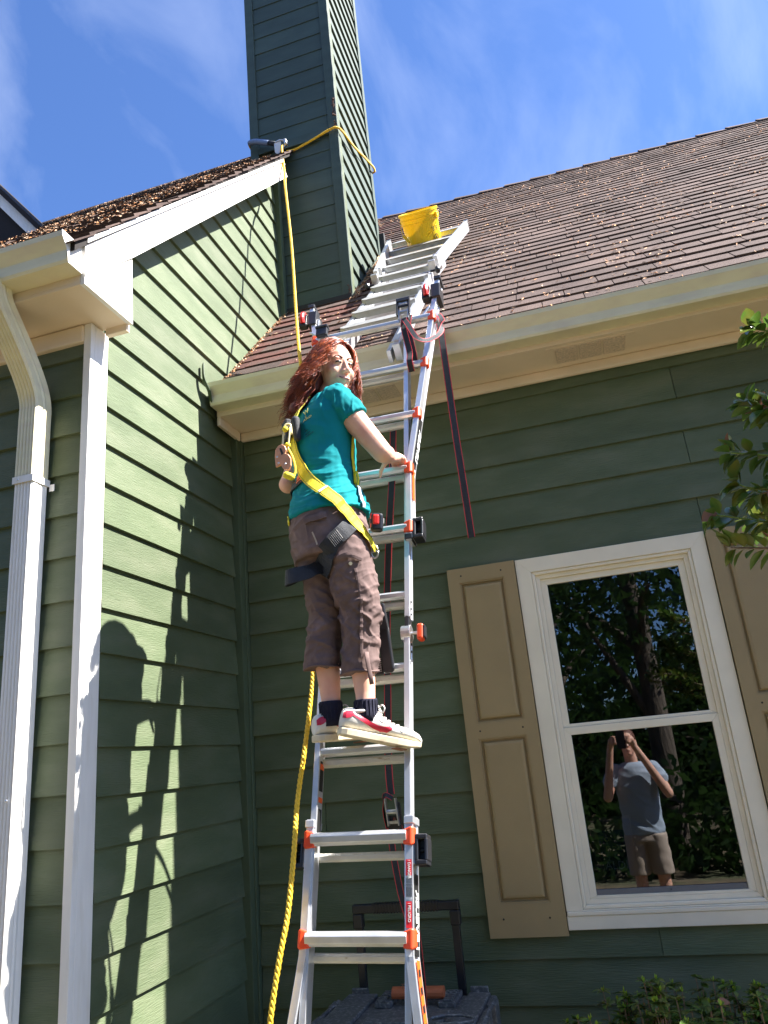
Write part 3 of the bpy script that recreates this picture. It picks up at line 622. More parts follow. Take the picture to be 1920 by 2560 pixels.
for s in (-1, 1):
    rail('outer_rail', [(k, s*hk_low(k)) for k in [-3.85, -3, -2, -1.2, -0.8, -0.5, -0.3, -0.15, 0.4, 1.22]], 0.026, 0, 0.075)
    rail('outer_rail', [(k, s*hk_up(k)) for k in [4.80, 5.5, 5.9, 6.05, 6.3, 6.8, 7.6, 8.6, 9.5, 9.85]], 0.026, 0, 0.075)
    rail('inner_rail', [(-3.4, s*0.174), (3.42, s*0.174)], 0.022, 0.010, 0.062)
    rail('inner_rail', [(3.66, s*0.176), (8.80, s*0.176)], 0.022, 0.012, 0.066)
def rung(k, h, dep, sag=0.0, m='alu', r=0.017, name='rung'):
    prof = [(-0.9, -0.4), (-0.35, -1.0), (0.55, -1.0), (1.0, -0.55), (1.0, 0.35), (0.7, 0.75), (0.72, 1.0), (-0.72, 1.0), (-0.7, 0.7), (-1.0, 0.4)]
    mb = MB(); n = len(prof)
    up = V((0, 0, 1)); ba = V((0, 1, 0)); vs = []
    for hh in (-h, h):
        c = LP(k, hh, dep)+V((0, 0, sag))
        for a, b in prof: vs.append(c+ba*(b*r*0.95)+up*(a*r))
    mb.add(vs, [(j, (j+1) % n, n+(j+1) % n, n+j) for j in range(n)]+[tuple(range(n)), tuple(range(n, 2*n))])
    return sub(name, mb, m, lad, bev=0.001)
def cap_(k, h):
    mb = MB(); c = LP(k, h, -0.004); sg = 1 if h > 0 else -1
    mb.add([c+XL*(sg*a)+D*z-NL*y for a, y, z in [(-.020, -.002, -.026), (.010, -.006, -.030), (.020, .004, -.024), (.020, .004, .026), (.010, -.006, .030), (-.020, -.002, .020),
                                                   (-.020, .030, -.026), (.010, .030, -.030), (.020, .030, -.024), (.020, .030, .026), (.010, .030, .030), (-.020, .030, .020)]],
           [(0, 1, 4, 5), (1, 2, 3, 4), (6, 7, 10, 11), (7, 8, 9, 10), (0, 1, 7, 6), (1, 2, 8, 7), (2, 3, 9, 8), (3, 4, 10, 9), (4, 5, 11, 10), (5, 0, 6, 11)])
    return sub('rung_cap', mb, 'orange', lad, bev=0.004)
for k in (-3, -2, -1, 0, 1):
    h = hk_low(k); rung(k, h-0.008, 0.010, r=0.0225); rung(k-0.02, 0.166, 0.055, -0.048, 'aluw', r=0.015); cap_(k, h); cap_(k, -h)
for k in (2, 3): rung(k, 0.166, 0.030); rung(k, 0.166, 0.052, -0.034, 'aluw')
for k in (4,): rung(k, 0.166, 0.030); rung(k, 0.166, 0.052, -0.030, 'aluw')
for k in (5, 6, 7, 8, 9):
    h = hk_up(k); rung(k, h-0.006, 0.008, m='alu'); cap_(k, h); cap_(k, -h)
    if k < 9: rung(k-0.06, 0.168, 0.052, 0, 'aluw')
# collars where the sections overlap
for k, fn in ((1.17, hk_low), (4.84, hk_up)):
    for s in (-1, 1):
        b = MB(); b.obox(LP(k, s*fn(k), 0.036), XL, NL, D, 0.0165, 0.041, 0.012); sub('collar', b, 'alu' if k < 2 else 'black', lad, bev=0.002)
# rock locks: black plastic grips outboard of the rails
def lock(k, s, fn):
    c = LP(k, s*(fn(k)+0.040), 0.030); mb = MB()
    for dx, dz, hx, hz in ((0, 0.040, 0.022, 0.009), (0, -0.040, 0.022, 0.009), (0.018, 0, 0.006, 0.036), (-0.016, 0, 0.007, 0.036)):
        mb.obox(c+XL*(s*dx)+D*dz, XL, NL, D, hx, 0.030, hz)
    o = sub('lock_knob', mb, 'black', lad, bev=0.005, seg=3)
    m2_ = MB(); m2_.obox(c+NL*(-0.010), XL, NL, D, 0.012, 0.012, 0.034); m2_.tube([c-XL*(s*0.02), c+XL*(s*0.016)], 0.010, 10); sub('lock_pin', m2_, 'black', o, bev=0.002)
    m3_ = MB(); m3_.obox(LP(k, s*(fn(k)+0.015), 0.03), XL, NL, D, 0.004, 0.026, 0.045); sub('lock_plate', m3_, 'steel', o, bev=0.002)
lock(0.86, 1, hk_low); lock(0.86, -1, hk_low); lock(4.97, 1, hk_up); lock(4.97, -1, hk_up)
# hinge at k=3.5
for s in (-1, 1):
    b = MB(); b.obox(LP(3.54, s*0.174, 0.036), XL, NL, D, 0.009, 0.024, 0.045); hg = sub('hinge', b, 'black', lad, bev=0.003)
    b = MB(); b.tube([LP(3.45, s*0.150, 0.034), LP(3.45, s*0.188, 0.034)], 0.034, 18); sub('hinge_disc', b, 'steel', hg, bev=0.002)
    b = MB(); b.tube([LP(3.45, s*0.188, 0.034), LP(3.45, s*0.215, 0.034)], 0.007, 8); sub('hinge_pin', b, 'steel', hg)
    b = MB(); b.obox(LP(3.45, s*0.226, 0.034), XL, NL, D, 0.013, 0.020, 0.033); sub('hinge_knob', b, 'orange', hg, bev=0.008, seg=3)
    b = MB(); b.obox(LP(3.45, s*0.242, 0.034), XL, NL, D, 0.005, 0.017, 0.026); sub('hinge_knob_cover', b, 'black', hg, bev=0.004)
    for kk in (3.72, 3.80, 3.90, 3.30, 3.20, 3.08):
        b = MB(); b.tube([LP(kk, s*(0.186), 0.036), LP(kk, s*0.1895, 0.036)], 0.005, 8); sub('rivet', b, 'dark', lad)
# leveller feet at the top of the flared section
for s in (-1, 1):
    h = hk_up(9.6)
    b = MB(); b.obox(LP(9.55, s*h, 0.036), XL, NL, D, 0.024, 0.046, 0.048); c_ = sub('leveller_housing', b, 'black', lad, bev=0.004)
    b = MB(); b.obox(LP(9.50, s*h-0.048, 0.0), XL, NL, D, 0.022, 0.020, 0.040); sub('leveller_block', b, 'black', c_, bev=0.006)
    b = MB(); P = [LP(9.42, s*h-0.045, -0.022), LP(9.50, s*h-0.045, -0.034), LP(9.60, s*h-0.045, -0.030), LP(9.66, s*h-0.045, -0.012)]; b.tube(curve_pts(P, 4), (0.014, 0.013), 10); sub('leveller_lever', b, 'red', c_, bev=0.002)
    b = MB(); b.obox(LP(9.25, s*(hk_up(9.25)+0.0), 0.03), XL, NL, D, 0.016, 0.012, 0.10); b.cap(LP(9.2, s*hk_up(9.2)-0.02, 0.0), 0.007, LP(8.98, s*hk_up(9)-0.055*s, 0.0), 0.007, 8); sub('leveller_brace', b, 'steel', c_, bev=0.002)
    b = MB(); b.obox(LP(9.86, s*hk_up(9.86), 0.036), XL, NL, D, 0.018, 0.044, 0.012); sub('foot_cap', b, 'black', lad, bev=0.003)
# labels on the rails (flat print, a hair proud of the metal)
def decal(k0, k1, h0, h1, m, front=True, side=1, fn=hk_low, name='label'):
    mb = MB(); N = 8; vs = []
    for i in range(N+1):
        k = k0+(k1-k0)*i/N; hh = fn(k)
        if front: vs += [LP(k, side*hh+h0, -0.0018), LP(k, side*hh+h1, -0.0018)]
        else: vs += [LP(k, side*(hh+0.0148), h0), LP(k, side*(hh+0.0148), h1)]
    mb.add(vs, [(2*i, 2*i+1, 2*i+3, 2*i+2) for i in range(N)]); return sub(name, mb, m, lad)
decal(0.60, 0.84-0.08, -0.011, 0.009, 'decalred'); decal(0.37, 0.585, -0.011, 0.009, 'print'); decal(0.10, 0.35, -0.011, 0.009, 'decalred'); 
text('lettering', '! DANGER', 0.0125, LP(0.755, hk_low(.7), -0.0022), -D, XL, 'print', lad, bold=0.0002)
text('lettering', '! PELIGRO', 0.0125, LP(0.335, hk_low(.3), -0.0022), -D, XL, 'print', lad, bold=0.0002)
for j in range(5):
    text('lettering', 'FOLLOW ALL INSTRUCTIONS', 0.0042, LP(0.578, hk_low(.5)-0.009+j*0.0042, -0.0022), -D, XL, 'printblack', lad)
decal(-0.16, 0.075, -0.011, 0.009, 'print')
for j in range(5):
    text('lettering', 'SIGA LAS INSTRUCCIONES', 0.0042, LP(0.07, hk_low(0)-0.009+j*0.0042, -0.0022), -D, XL, 'printblack', lad)
decal(-0.16, 0.62, 0.022, 0.060, 'printblack', front=False)
text('lettering', 'LEVELER', 0.046, LP(-0.10, hk_low(0)+0.0152, 0.041), D, -NL, 'print', lad, bold=0.0012)
decal(-1.95, -0.19, 0.022, 0.060, 'decalorange', front=False)
for k in [-1.9+0.155*i for i in range(11)]:
    b = MB(); hh = hk_low(k)+0.0152; b.add([LP(k, hh, .028), LP(k+.07, hk_low(k+.07)+.0152, .028), LP(k+.09, hk_low(k+.09)+.0152, .055), LP(k+.02, hk_low(k+.02)+.0152, .055)], [(0, 1, 2, 3)]); sub('letter_mark', b, 'printblack', lad)
decal(6.05, 6.95, 0.022, 0.058, 'printblack', front=False, fn=hk_up); decal(5.50, 6.02, 0.022, 0.058, 'decalorange', front=False, fn=hk_up)
text('lettering', 'LEVELER', 0.046, LP(6.16, hk_up(6.2)+0.0165, 0.041), (LP(7, hk_up(7))-LP(6.1, hk_up(6.1))), -NL, 'print', lad, bold=0.0012)
for a, b_ in ((1.9-0.35, 1.9), (1.05, 1.35)):
    mb = MB(); mb.add([LP(a, -0.1625, .020), LP(b_, -0.1625, .020), LP(b_, -0.1625, .055), LP(a, -0.1625, .055)], [(0, 1, 2, 3)]); sub('label', mb, 'printblack', lad)
for a, b_ in ((1.80, 1.87), (1.42, 1.48)):
    mb = MB(); mb.add([LP(a, -0.1620, .020), LP(b_, -0.1620, .020), LP(b_, -0.1620, .055), LP(a, -0.1620, .055)], [(0, 1, 2, 3)]); sub('label', mb, 'decalorange', lad)
mb = MB(); mb.add([LP(0.1, -0.1665, .020), LP(0.72, -0.1665, .020), LP(0.72, -0.1665, .055), LP(0.1, -0.1665, .055)], [(0, 1, 2, 3)]); sub('label', mb, 'printblack', lad)

# ------------------------------------------------------------------ roof ladder
rlad = thing('roof_ladder', 'aluminium ladder with flat treads lying up the main roof beside the chimney', 'ladder', (0.97, 0.5, mroof(0.5)))
HUP = 0.10
def RP(x, y, h=HUP): return V((x, y, mroof(y, x)))+NR*h
def mid(y): return 0.965+0.055*(y+0.17)
def hwid(y):
    if y < 0.62: return 0.200+0.006*abs(y-0.2)
    return 0.202+0.135*max(0, y-0.72)
def rrail(name, ys, off, w, h0, h1):
    for s in (-1, 1):
        mb = MB(); vs = []
        for y in ys:
            x = mid(y)+s*(hwid(y)+off)
            for a, b in ((-w/2, h0), (w/2, h0), (w/2, h1), (-w/2, h1)): vs.append(RP(x+a, y, HUP+b))
        N = len(ys); mb.add(vs, [(i*4+j, i*4+(j+1) % 4, (i+1)*4+(j+1) % 4, (i+1)*4+j) for i in range(N-1) for j in range(4)]+[(0, 1, 2, 3), (N*4-1, N*4-2, N*4-3, N*4-4)])
        sub(name, mb, 'alu', rlad, bev=0.002)
rrail('fly_rail', [0.74, 0.86, 1.0, 1.2, 1.4, 1.60], 0.012, 0.030, -0.01, 0.075)
rrail('rail', [-0.42, -0.2, 0.1, 0.4, 0.7, 0.95], -0.010, 0.026, -0.065, 0.010)
rrail('base_rail', [-0.46, -0.2, 0.1, 0.4, 0.62], -0.050, 0.022, -0.085, -0.02)
yk = 1.66
treads = [1.66, 1.385, 1.165, 0.945, 0.728, 0.512, 0.298, 0.084, -0.128]
for i, y in enumerate(treads):
    h = hwid(y)-0.004; x = mid(y); mb = MB(); N = 14; prof = []
    for j in range(N+1):
        u = -1+2*j/N; e = max(0, abs(u)-0.82)/0.18; prof.append((x+u*h, e))
    vs = []
    for xx, e in prof:
        hw_ = 0.033*(1-0.75*e*e); 
        vs += [RP(xx, y-hw_*0.55, HUP+0.030-0.002), RP(xx, y-hw_*0.72, HUP+0.034), RP(xx, y+hw_*0.72, HUP+0.034), RP(xx, y+hw_*0.72, HUP+0.029), RP(xx, y-hw_*0.6, HUP-0.002*1), RP(xx, y-hw_*0.75, HUP-0.004)]
    n = 6; mb.add(vs, [(a*n+j, a*n+(j+1) % n, (a+1)*n+(j+1) % n, (a+1)*n+j) for a in range(N) for j in range(n)]+[tuple(range(n)), tuple(N*n+j for j in range(n))])
    sub('tread', mb, 'tread', rlad)
    if y < 0.8:
        mb = MB(); mb.box(-1, 1, -1, 1, -1, 1); mb.v = [tuple(RP(x+v[0]*(h-0.05), y+0.055+v[1]*0.014, HUP-0.035+v[2]*0.011)) for v in mb.v]; sub('lower_rung', mb, 'alu', rlad, bev=0.003)
for s in (-1, 1):
    for y in (0.80, 0.66):
        b = MB(); x = mid(y)+s*(hwid(y)+0.002)
        b.box(-1, 1, -1, 1, -1, 1); b.v = [tuple(RP(x+v[0]*0.024, y+v[1]*0.012, HUP+0.02+v[2]*0.055)) for v in b.v]; sub('guide_bracket', b, 'steel', rlad, bev=0.004)
    y = 0.60; x = mid(y)+s*(hwid(y)+0.045); b = MB(); b.ell(RP(x, y, HUP+0.02), (0.020, 0.026, 0.026), nu=12, nv=8); b.tube([RP(x-s*0.05, y, HUP+0.02), RP(x, y, HUP+0.02)], 0.008, 8); sub('lock_knob', b, 'black', rlad)
    y = 1.60; b = MB(); x = mid(y)+s*(hwid(y)+0.012); b.box(-1, 1, -1, 1, -1, 1); b.v = [tuple(RP(x+v[0]*0.019, y+0.008+v[1]*0.008, HUP+0.032+v[2]*0.048)) for v in b.v]; sub('end_cap', b, 'steel', rlad, bev=0.003)
    b = MB(); y = -0.42; x = mid(y)+s*(hwid(y)-0.010); b.box(-1, 1, -1, 1, -1, 1); b.v = [tuple(RP(x+v[0]*0.02, y-0.005+v[1]*0.02, HUP-0.045+v[2]*0.045)) for v in b.v]; sub('foot_pad', b, 'alu', rlad, bev=0.003)

# ------------------------------------------------------------------ bucket
bc = RP(1.045, 1.50, 0.012)
bk = thing('bucket', 'yellow plastic bucket with warning label standing between the roof ladder treads', 'bucket', bc); bk.rotation_euler = (R(42), 0, 0)
mb = MB(); n = 40; BS = 1.03
prof = [(a*BS, b*BS) for a, b in [(0.0, 0.0), (0.125, 0.0), (0.131, 0.006), (0.1385, 0.16), (0.144, 0.255), (0.152, 0.256), (0.152, 0.262), (0.146, 0.263), (0.147, 0.290), (0.155, 0.291), (0.155, 0.297), (0.149, 0.298), (0.150, 0.322), (0.158, 0.323), (0.158, 0.340), (0.150, 0.341), (0.147, 0.33), (0.143, 0.24), (0.133, 0.02), (0.122, 0.008), (0.0, 0.008)]]
vs = [bc+V((r*math.cos(2*math.pi*k/n), r*math.sin(2*math.pi*k/n), z)) for r, z in prof[1:-1] for k in range(n)]; L = len(prof)-2
mb.add(vs, [(i*n+k, i*n+(k+1) % n, (i+1)*n+(k+1) % n, (i+1)*n+k) for i in range(L-1) for k in range(n)]+[tuple(range(n)), tuple((L-1)*n+k for k in range(n))])
o = sub('bucket_body', mb, 'bucket', bk, smooth=True); o.modifiers.new('es', 'EDGE_SPLIT').split_angle = R(35)
a0 = -0.35
for s in (a0, a0+math.pi):
    b = MB(); d = V((math.cos(s), math.sin(s), 0)); b.obox(bc+d*0.162+V((0, 0, 0.293)), d, V((-d.y, d.x, 0)), V((0, 0, 1)), 0.010, 0.022, 0.018); sub('handle_boss', b, 'bucket', bk, bev=0.004)
pth = [bc+V((0.172*math.cos(a0)*math.cos(t_)-(-0.172)*math.sin(a0)*0*1+0, 0.172*math.sin(a0)*math.cos(t_), 0.293))+V((math.sin(a0), -math.cos(a0), 0))*(0.172*math.sin(t_)*0.75)+V((0, 0, -0.17*math.sin(t_))) for t_ in [math.pi*i/24 for i in range(25)]]
b = MB(); b.tube(pth, 0.003, 6); hnd = sub('handle', b, 'bucket', bk, smooth=True)
b = MB(); b.tube(pth[15:20], 0.010, 10); sub('handle_grip', b, 'bucket', hnd, smooth=True)
# printed warning panel, curved with the wall
def on_bucket(ang, z): r = (0.1315+(z/0.25)*0.0125)*BS+0.0014; return bc+V((r*math.cos(ang), r*math.sin(ang), z))
pa = -0.62
def ringprint(c, z0, r0, r1, seg=22):
    b = MB(); vs = []
    for i in range(seg+1):
        a = 2*math.pi*i/seg
        for rr in (r0, r1): vs.append(on_bucket(c+rr*math.cos(a)/0.138, z0+rr*math.sin(a)))
    b.add(vs, [(2*i, 2*i+1, 2*i+3, 2*i+2) for i in range(seg)]); return b
sub('warning_print', ringprint(pa, 0.125, 0.021, 0.026), 'printblack', bk)
def quadprint(pts): b = MB(); b.add([on_bucket(pa+x/0.138, z) for x, z in pts], [(0, 1, 2, 3)]); return sub('warning_print', b, 'printblack', bk)
quadprint([(-.017, .143), (-.013, .147), (.017, .107), (.013, .103)])
quadprint([(-.006, .112), (.006, .112), (.005, .132), (-.005, .132)])
for zz in (0.178, 0.190, 0.202, 0.074, 0.062, 0.050): quadprint([(-.026, zz), (.026, zz), (.026, zz+.006), (-.026, zz+.006)])
for x, z, w_, h_ in ((-.034, .04, .002, .175), (.032, .04, .002, .175)): quadprint([(x, z), (x+w_, z), (x+w_, z+h_), (x, z+h_)])

# ------------------------------------------------------------------ ropes and straps
def rope_mesh(pts, r=0.0095, pitch=0.055):
    P = curve_pts(pts, 40); L = [0.0]
    for i in range(1, len(P)): L.append(L[-1]+(P[i]-P[i-1]).length)
    n = int(L[-1]/0.007); Q = []; j = 0
    for i in range(n+1):
        d = L[-1]*i/n
        while j < len(L)-2 and L[j+1] < d: j += 1
        Q.append(P[j].lerp(P[j+1], (d-L[j])/max(1e-9, L[j+1]-L[j])))
    mb = MB(); a = (Q[1]-Q[0]).orthogonal().normalized(); fr_ = []
    for i in range(len(Q)):
        tt = (Q[min(i+1, n)]-Q[max(i-1, 0)]).normalized(); a = (a-tt*a.dot(tt)).normalized(); fr_.append((a.copy(), tt.cross(a)))
    for s in range(3):
        path = [Q[i]+fr_[i][0]*(r*0.5*math.cos(2*math.pi*(s/3-L[-1]*i/n/pitch)))+fr_[i][1]*(r*0.5*math.sin(2*math.pi*(s/3-L[-1]*i/n/pitch))) for i in range(len(Q))]
        mb.tube(path, r*0.56, 6)
    return mb
rope_pts = [(0.125, 0.74, 6.665), (0.118, 0.70, 6.60), (0.20, 0.52, 6.16), (0.262, 0.36, 5.88), (0.37, 0.13, 5.19), (0.50, -0.20, 4.40), (0.565, -0.36, 4.10), (0.60, -0.445, 3.985),
            (0.625, -0.50, 3.80), (0.69, -0.66, 3.3), (0.73, -0.80, 2.75), (0.755, -0.90, 2.40), (0.762, -0.95, 2.24), (0.752, -1.02, 2.03), (0.735, -1.10, 1.80), (0.745, -1.18, 1.63), (0.735, -1.23, 1.46), (0.715, -1.27, 1.33), (0.688, -1.30, 1.15), (0.665, -1.30, 0.9), (0.66, -1.28, 0.5), (0.72, -1.2, 0.23), (0.9, -1.3, 0.215)]
rope = tag(sub('rope', rope_mesh(rope_pts), 'rope', smooth=True), 'long yellow twisted rope hanging from the chimney past the eave to the ground', 'rope')
loop = [(0.12, 0.80, 6.66), (0.20, 0.812, 6.668), (0.36, 0.800, 6.70), (0.50, 0.793, 6.735), (0.560, 0.80, 6.742), (0.588, 0.87, 6.75), (0.583, 1.2, 6.90), (0.580, 1.6, 7.12), (0.585, 1.87, 7.23), (0.50, 1.93, 7.24), (0.0, 1.92, 7.1), (-0.22, 1.85, 7.0), (-0.225, 1.2, 6.9), (-0.215, 0.83, 6.86), (-0.17, 0.79, 6.845)]
tag(sub('anchor_rope', rope_mesh(loop), 'rope', smooth=True), 'yellow rope loop tied round the chimney above the left roof', 'rope')
gr = thing('rope_grab', 'blue grey sleeved anchor strap with steel connector on the chimney rope', 'connector', (0.0, 0.75, 6.74))
b = MB(); b.tube(curve_pts([(-0.185, 0.775, 6.835), (-0.14, 0.755, 6.815), (-0.06, 0.75, 6.775), (-0.01, 0.75, 6.75)], 5), lambda i: (0.030, 0.022), 10); sub('sleeve', b, 'bluegrey', gr, smooth=True)
b = MB(); b.tube([(-0.015, 0.75, 6.752), (0.03, 0.75, 6.728), (0.05, 0.748, 6.715)], lambda i: (0.024-0.004*i, 0.020), 8); sub('black_end', b, 'webblack', gr, smooth=True)
b = MB(); b.tube(curve_pts([(0.045, 0.74, 6.72), (0.10, 0.73, 6.72), (0.14, 0.74, 6.69), (0.12, 0.735, 6.65), (0.07, 0.74, 6.66), (0.045, 0.74, 6.70)], 5), 0.007, 8); b.tube([(0.135, 0.735, 6.715), (0.145, 0.735, 6.66)], 0.014, 8); sub('carabiner', b, 'steel', gr, smooth=True)
b = MB(); b.add([(0.04, 0.735, 6.71), (0.10, 0.73, 6.71), (0.105, 0.728, 6.64), (0.085, 0.728, 6.60), (0.088, 0.728, 6.57), (0.045, 0.735, 6.62), (0.04, 0.74, 6.71), (0.10, 0.736, 6.71), (0.105, 0.734, 6.64), (0.085, 0.734, 6.60), (0.088, 0.734, 6.57), (0.045, 0.741, 6.62)], [(0, 1, 2, 3, 4, 5), (6, 7, 8, 9, 10, 11), (0, 1, 7, 6), (1, 2, 8, 7), (2, 3, 9, 8), (3, 4, 10, 9), (4, 5, 11, 10), (5, 0, 6, 11)]); sub('paper_tag', b, 'lace', gr)

def ribbon(pts, wdir, w, th=0.0022, n=6, smoothp=True):
    """flat webbing: returns (body, edges) builders; wdir = vector or list of vectors giving width direction"""
    P = curve_pts(pts, n) if smoothp else [V(p) for p in pts]; body, edge = MB(), MB(); N = len(P)
    W = []
    for i in range(N):
        tt = (P[min(i+1, N-1)]-P[max(i-1, 0)]).normalized()
        if isinstance(wdir, (list, tuple)) and not isinstance(wdir, V) and len(wdir) > 3 or (isinstance(wdir, list)):
            u = i/(N-1)*(len(wdir)-1); j = min(int(u), len(wdir)-2); wd = V(wdir[j]).lerp(V(wdir[j+1]), u-j)
        else: wd = V(wdir)
        wd = (wd-tt*wd.dot(tt)).normalized(); W.append((wd, tt.cross(wd)))
    def strip(mb, a, b, t0, t1):
        vs = []
        for p, (wd, nn) in zip(P, W): vs += [p+wd*a+nn*t0, p+wd*b+nn*t0, p+wd*b+nn*t1, p+wd*a+nn*t1]
        mb.add(vs, [(i*4+j, i*4+(j+1) % 4, (i+1)*4+(j+1) % 4, (i+1)*4+j) for i in range(N-1) for j in range(4)]+[(0, 1, 2, 3), (4*N-1, 4*N-2, 4*N-3, 4*N-4)])
    strip(body, -w/2+w*0.10, w/2-w*0.10, -th/2, th/2); strip(edge, -w/2, -w/2+w*0.0995, -th*0.45, th*0.45); strip(edge, w/2-w*0.0995, w/2, -th*0.45, th*0.45)
    return body, edge
def strap_into(parent, pts, wdir, w=0.027, n=6):
    a, e = ribbon(pts, wdir, w, n=n); s = sub('webbing', a, 'webblack', parent, smooth=False); sub('webbing_edge', e, 'webred', s)
def ratchet(parent, c, ax, up, sc=1.0):
    ax, up = V(ax).normalized(), V(up).normalized(); nn = ax.cross(up); c = V(c)
    b = MB()
    for s in (-1, 1): b.obox(c+ax*(s*0.019*sc), ax, up, nn, 0.002*sc, 0.046*sc, 0.012*sc)
    f = sub('ratchet_frame', b, 'steel', parent, bev=0.001)
    b = MB(); b.tube([c-ax*0.022*sc, c+ax*0.022*sc], 0.008*sc, 10); sub('ratchet_spindle', b, 'steel', f); b = MB(); b.obox(c+up*0.036*sc+nn*0.010*sc, ax, up, nn, 0.018*sc, 0.005*sc, 0.008*sc); sub('ratchet_bar', b, 'steel', f)
    b = MB()
    for s in (-1, 1): b.obox(c+ax*(s*0.025*sc)+up*0.012*sc+nn*0.014*sc, ax, up, nn, 0.003*sc, 0.042*sc, 0.008*sc)
    b.obox(c+up*0.050*sc+nn*0.016*sc, ax, up, nn, 0.028*sc, 0.009*sc, 0.008*sc); b.obox(c+up*0.018*sc+nn*0.016*sc, ax, up, nn, 0.022*sc, 0.004*sc, 0.004*sc); sub('ratchet_handle', b, 'black', f, bev=0.002)
st1 = thing('ratchet_strap', 'black and red ratchet strap lashing both ladders, its tail hanging beside the right rail', 'strap', (1.25, -0.55, 3.98))
rc_ = LP(9.05, 0.185, -0.045); ratchet(st1, rc_, XL, D, 1.25)
kb = LP(8.02, 0.205, -0.022)
strap_into(st1, [rc_-D*0.045, rc_-D*0.12+NL*0.004, kb+D*0.06, kb-D*0.005, LP(7.9, 0.205, 0.02)], XL, 0.030)
strap_into(st1, [rc_-D*0.03+XL*0.03, rc_-D*0.12+XL*0.022, kb+D*0.05+XL*0.020+NL*-0.01, LP(7.98, 0.222, 0.03)], XL, 0.026)
strap_into(st1, [rc_-D*0.055+NL*0.01, rc_-D*0.13+XL*0.03+NL*0.03, (1.285, -0.66, 3.815), (1.335, -0.64, 3.80), (1.385, -0.58, 3.86), (1.395, -0.52, 3.95), (1.375, -0.47, 4.03), (1.34, -0.44, 4.06), (1.29, -0.40, 4.10)], [(0.9, 0, .2), (.5, .3, .7), (0, .5, 1), (0, .5, 1), (.3, .6, .6), (.5, .8, .3)], 0.026)
strap_into(st1, [(1.30, -0.40, 4.115), (1.345, -0.425, 4.07), (1.368, -0.445, 3.99), (1.372, -0.450, 3.80), (1.377, -0.451, 3.4), (1.384, -0.450, 3.1), (1.389, -0.45, 2.852)], [(0.5, .8, 0), (.9, .3, 0), (1, .12, 0), (1, 0.12, 0), (1, -.1, 0)], 0.034)
rc2 = LP(9.03, -0.262, -0.035)
b = MB(); b.obox(rc2+XL*0.0, XL, D, NL, 0.030, 0.026, 0.014); b.obox(rc2+D*0.03, XL, D, NL, 0.034, 0.008, 0.02); sub('cam_buckle', b, 'black', st1, bev=0.004)
st2 = thing('ratchet_strap', 'black and red ratchet strap running down behind the ladder to the toolbox', 'strap', (0.95, -0.6, 1.7))
strap_into(st2, [LP(7.0, 0.09, 0.09), LP(6.3, 0.085, 0.10), (1.10, -0.72, 3.05), (1.045, -0.64, 2.85), (0.985, -0.56, 2.55), (0.945, -0.53, 2.2), (0.935, -0.58, 1.90), (0.94, -0.60, 1.78)], (1, 0, 0), 0.032)
ratchet(st2, (0.943, -0.615, 1.715), (1, 0, 0), (0.06, 0.05, -1), 1.15)
strap_into(st2, [(0.932, -0.60, 1.70), (0.925, -0.60, 1.60), (0.94, -0.59, 1.42), (0.962, -0.57, 1.28), (0.975, -0.55, 1.05), (0.97, -0.55, 0.99)], (1, 0.2, 0), 0.026)
strap_into(st2, [(0.955, -0.60, 1.70), (0.972, -0.60, 1.62), (0.985, -0.58, 1.40), (0.990, -0.56, 1.22), (0.985, -0.54, 1.04), (0.98, -0.54, 0.99)], (1, -0.3, 0), 0.022)
strap_into(st2, [(0.945, -0.60, 1.765), (0.915, -0.61, 1.78), (0.905, -0.61, 1.73), (0.912, -0.60, 1.66), (0.93, -0.59, 1.58)], (0, .3, 1), 0.02)

# ------------------------------------------------------------------ rolling tool box
tb = thing('rolling_toolbox', 'scuffed black rolling toolbox with telescopic handle standing by the wall', 'toolbox', (0.86, -0.4, GZ))
b = MB(); b.box(0.56, 1.20, -0.72, -0.24, GZ+0.06, 0.86); sub('box_body', b, 'toolbox', tb, bev=0.02, seg=3)
b = MB(); b.box(0.545, 1.215, -0.74, -0.225, 0.865, 0.955); lid = sub('lid', b, 'toolbox', tb, bev=0.014, seg=3)
for x0, x1, y0, y1, h in ((0.57, 0.70, -0.70, -0.25, .016), (0.73, 0.80, -0.40, -0.235, .022), (1.00, 1.07, -0.40, -0.235, .022), (1.10, 1.19, -0.70, -0.25, .016), (0.74, 1.06, -0.60, -0.46, .012), (0.580, 0.655, -0.245, -0.23, .034), (1.105, 1.18, -0.245, -0.23, .034), (0.82, 0.98, -0.30, -0.236, .035)):
    b = MB(); b.box(x0, x1, y0, y1, 0.9555, 0.955+h); sub('lid_rib', b, 'toolbox', lid, bev=0.004)
for i in range(6):
    for x in (0.76, 1.04): b = MB(); b.box(x-.018, x+.018, -.40+i*.024, -.388+i*.024, 0.9775, 0.986); sub('lid_slat', b, 'toolbox', lid, bev=0.001)
b = MB(); b.tube([(0.80, -0.355, 1.000), (1.02, -0.355, 1.000)], lambda i: (0.024, 0.019), 12); gp = sub('carry_grip', b, 'rust', tb)
text('lettering', 'TOUGH', 0.03, (0.84, -0.366, 1.0235), (1, 0, 0), (0, 0.5, 0.85), 'leafbrown', tb)
for s, x in ((-1, 0.545), (1, 1.215)):
    b = MB(); b.box(x-.018, x+.018, -0.62, -0.52, 0.84, 0.965); b.box(x-.018, x+.018, -0.40, -0.32, 0.84, 0.965); b.cap((x, -0.62, .96), .010, (x, -.32, .96), .010, 8); sub('side_latch', b, 'toolbox', tb, bev=0.005)
b = MB(); n = 8; pts = [(0.90+0.09*math.cos(math.pi/4*i+.39), -0.60+0.05*math.sin(math.pi/4*i+.39)) for i in range(8)]
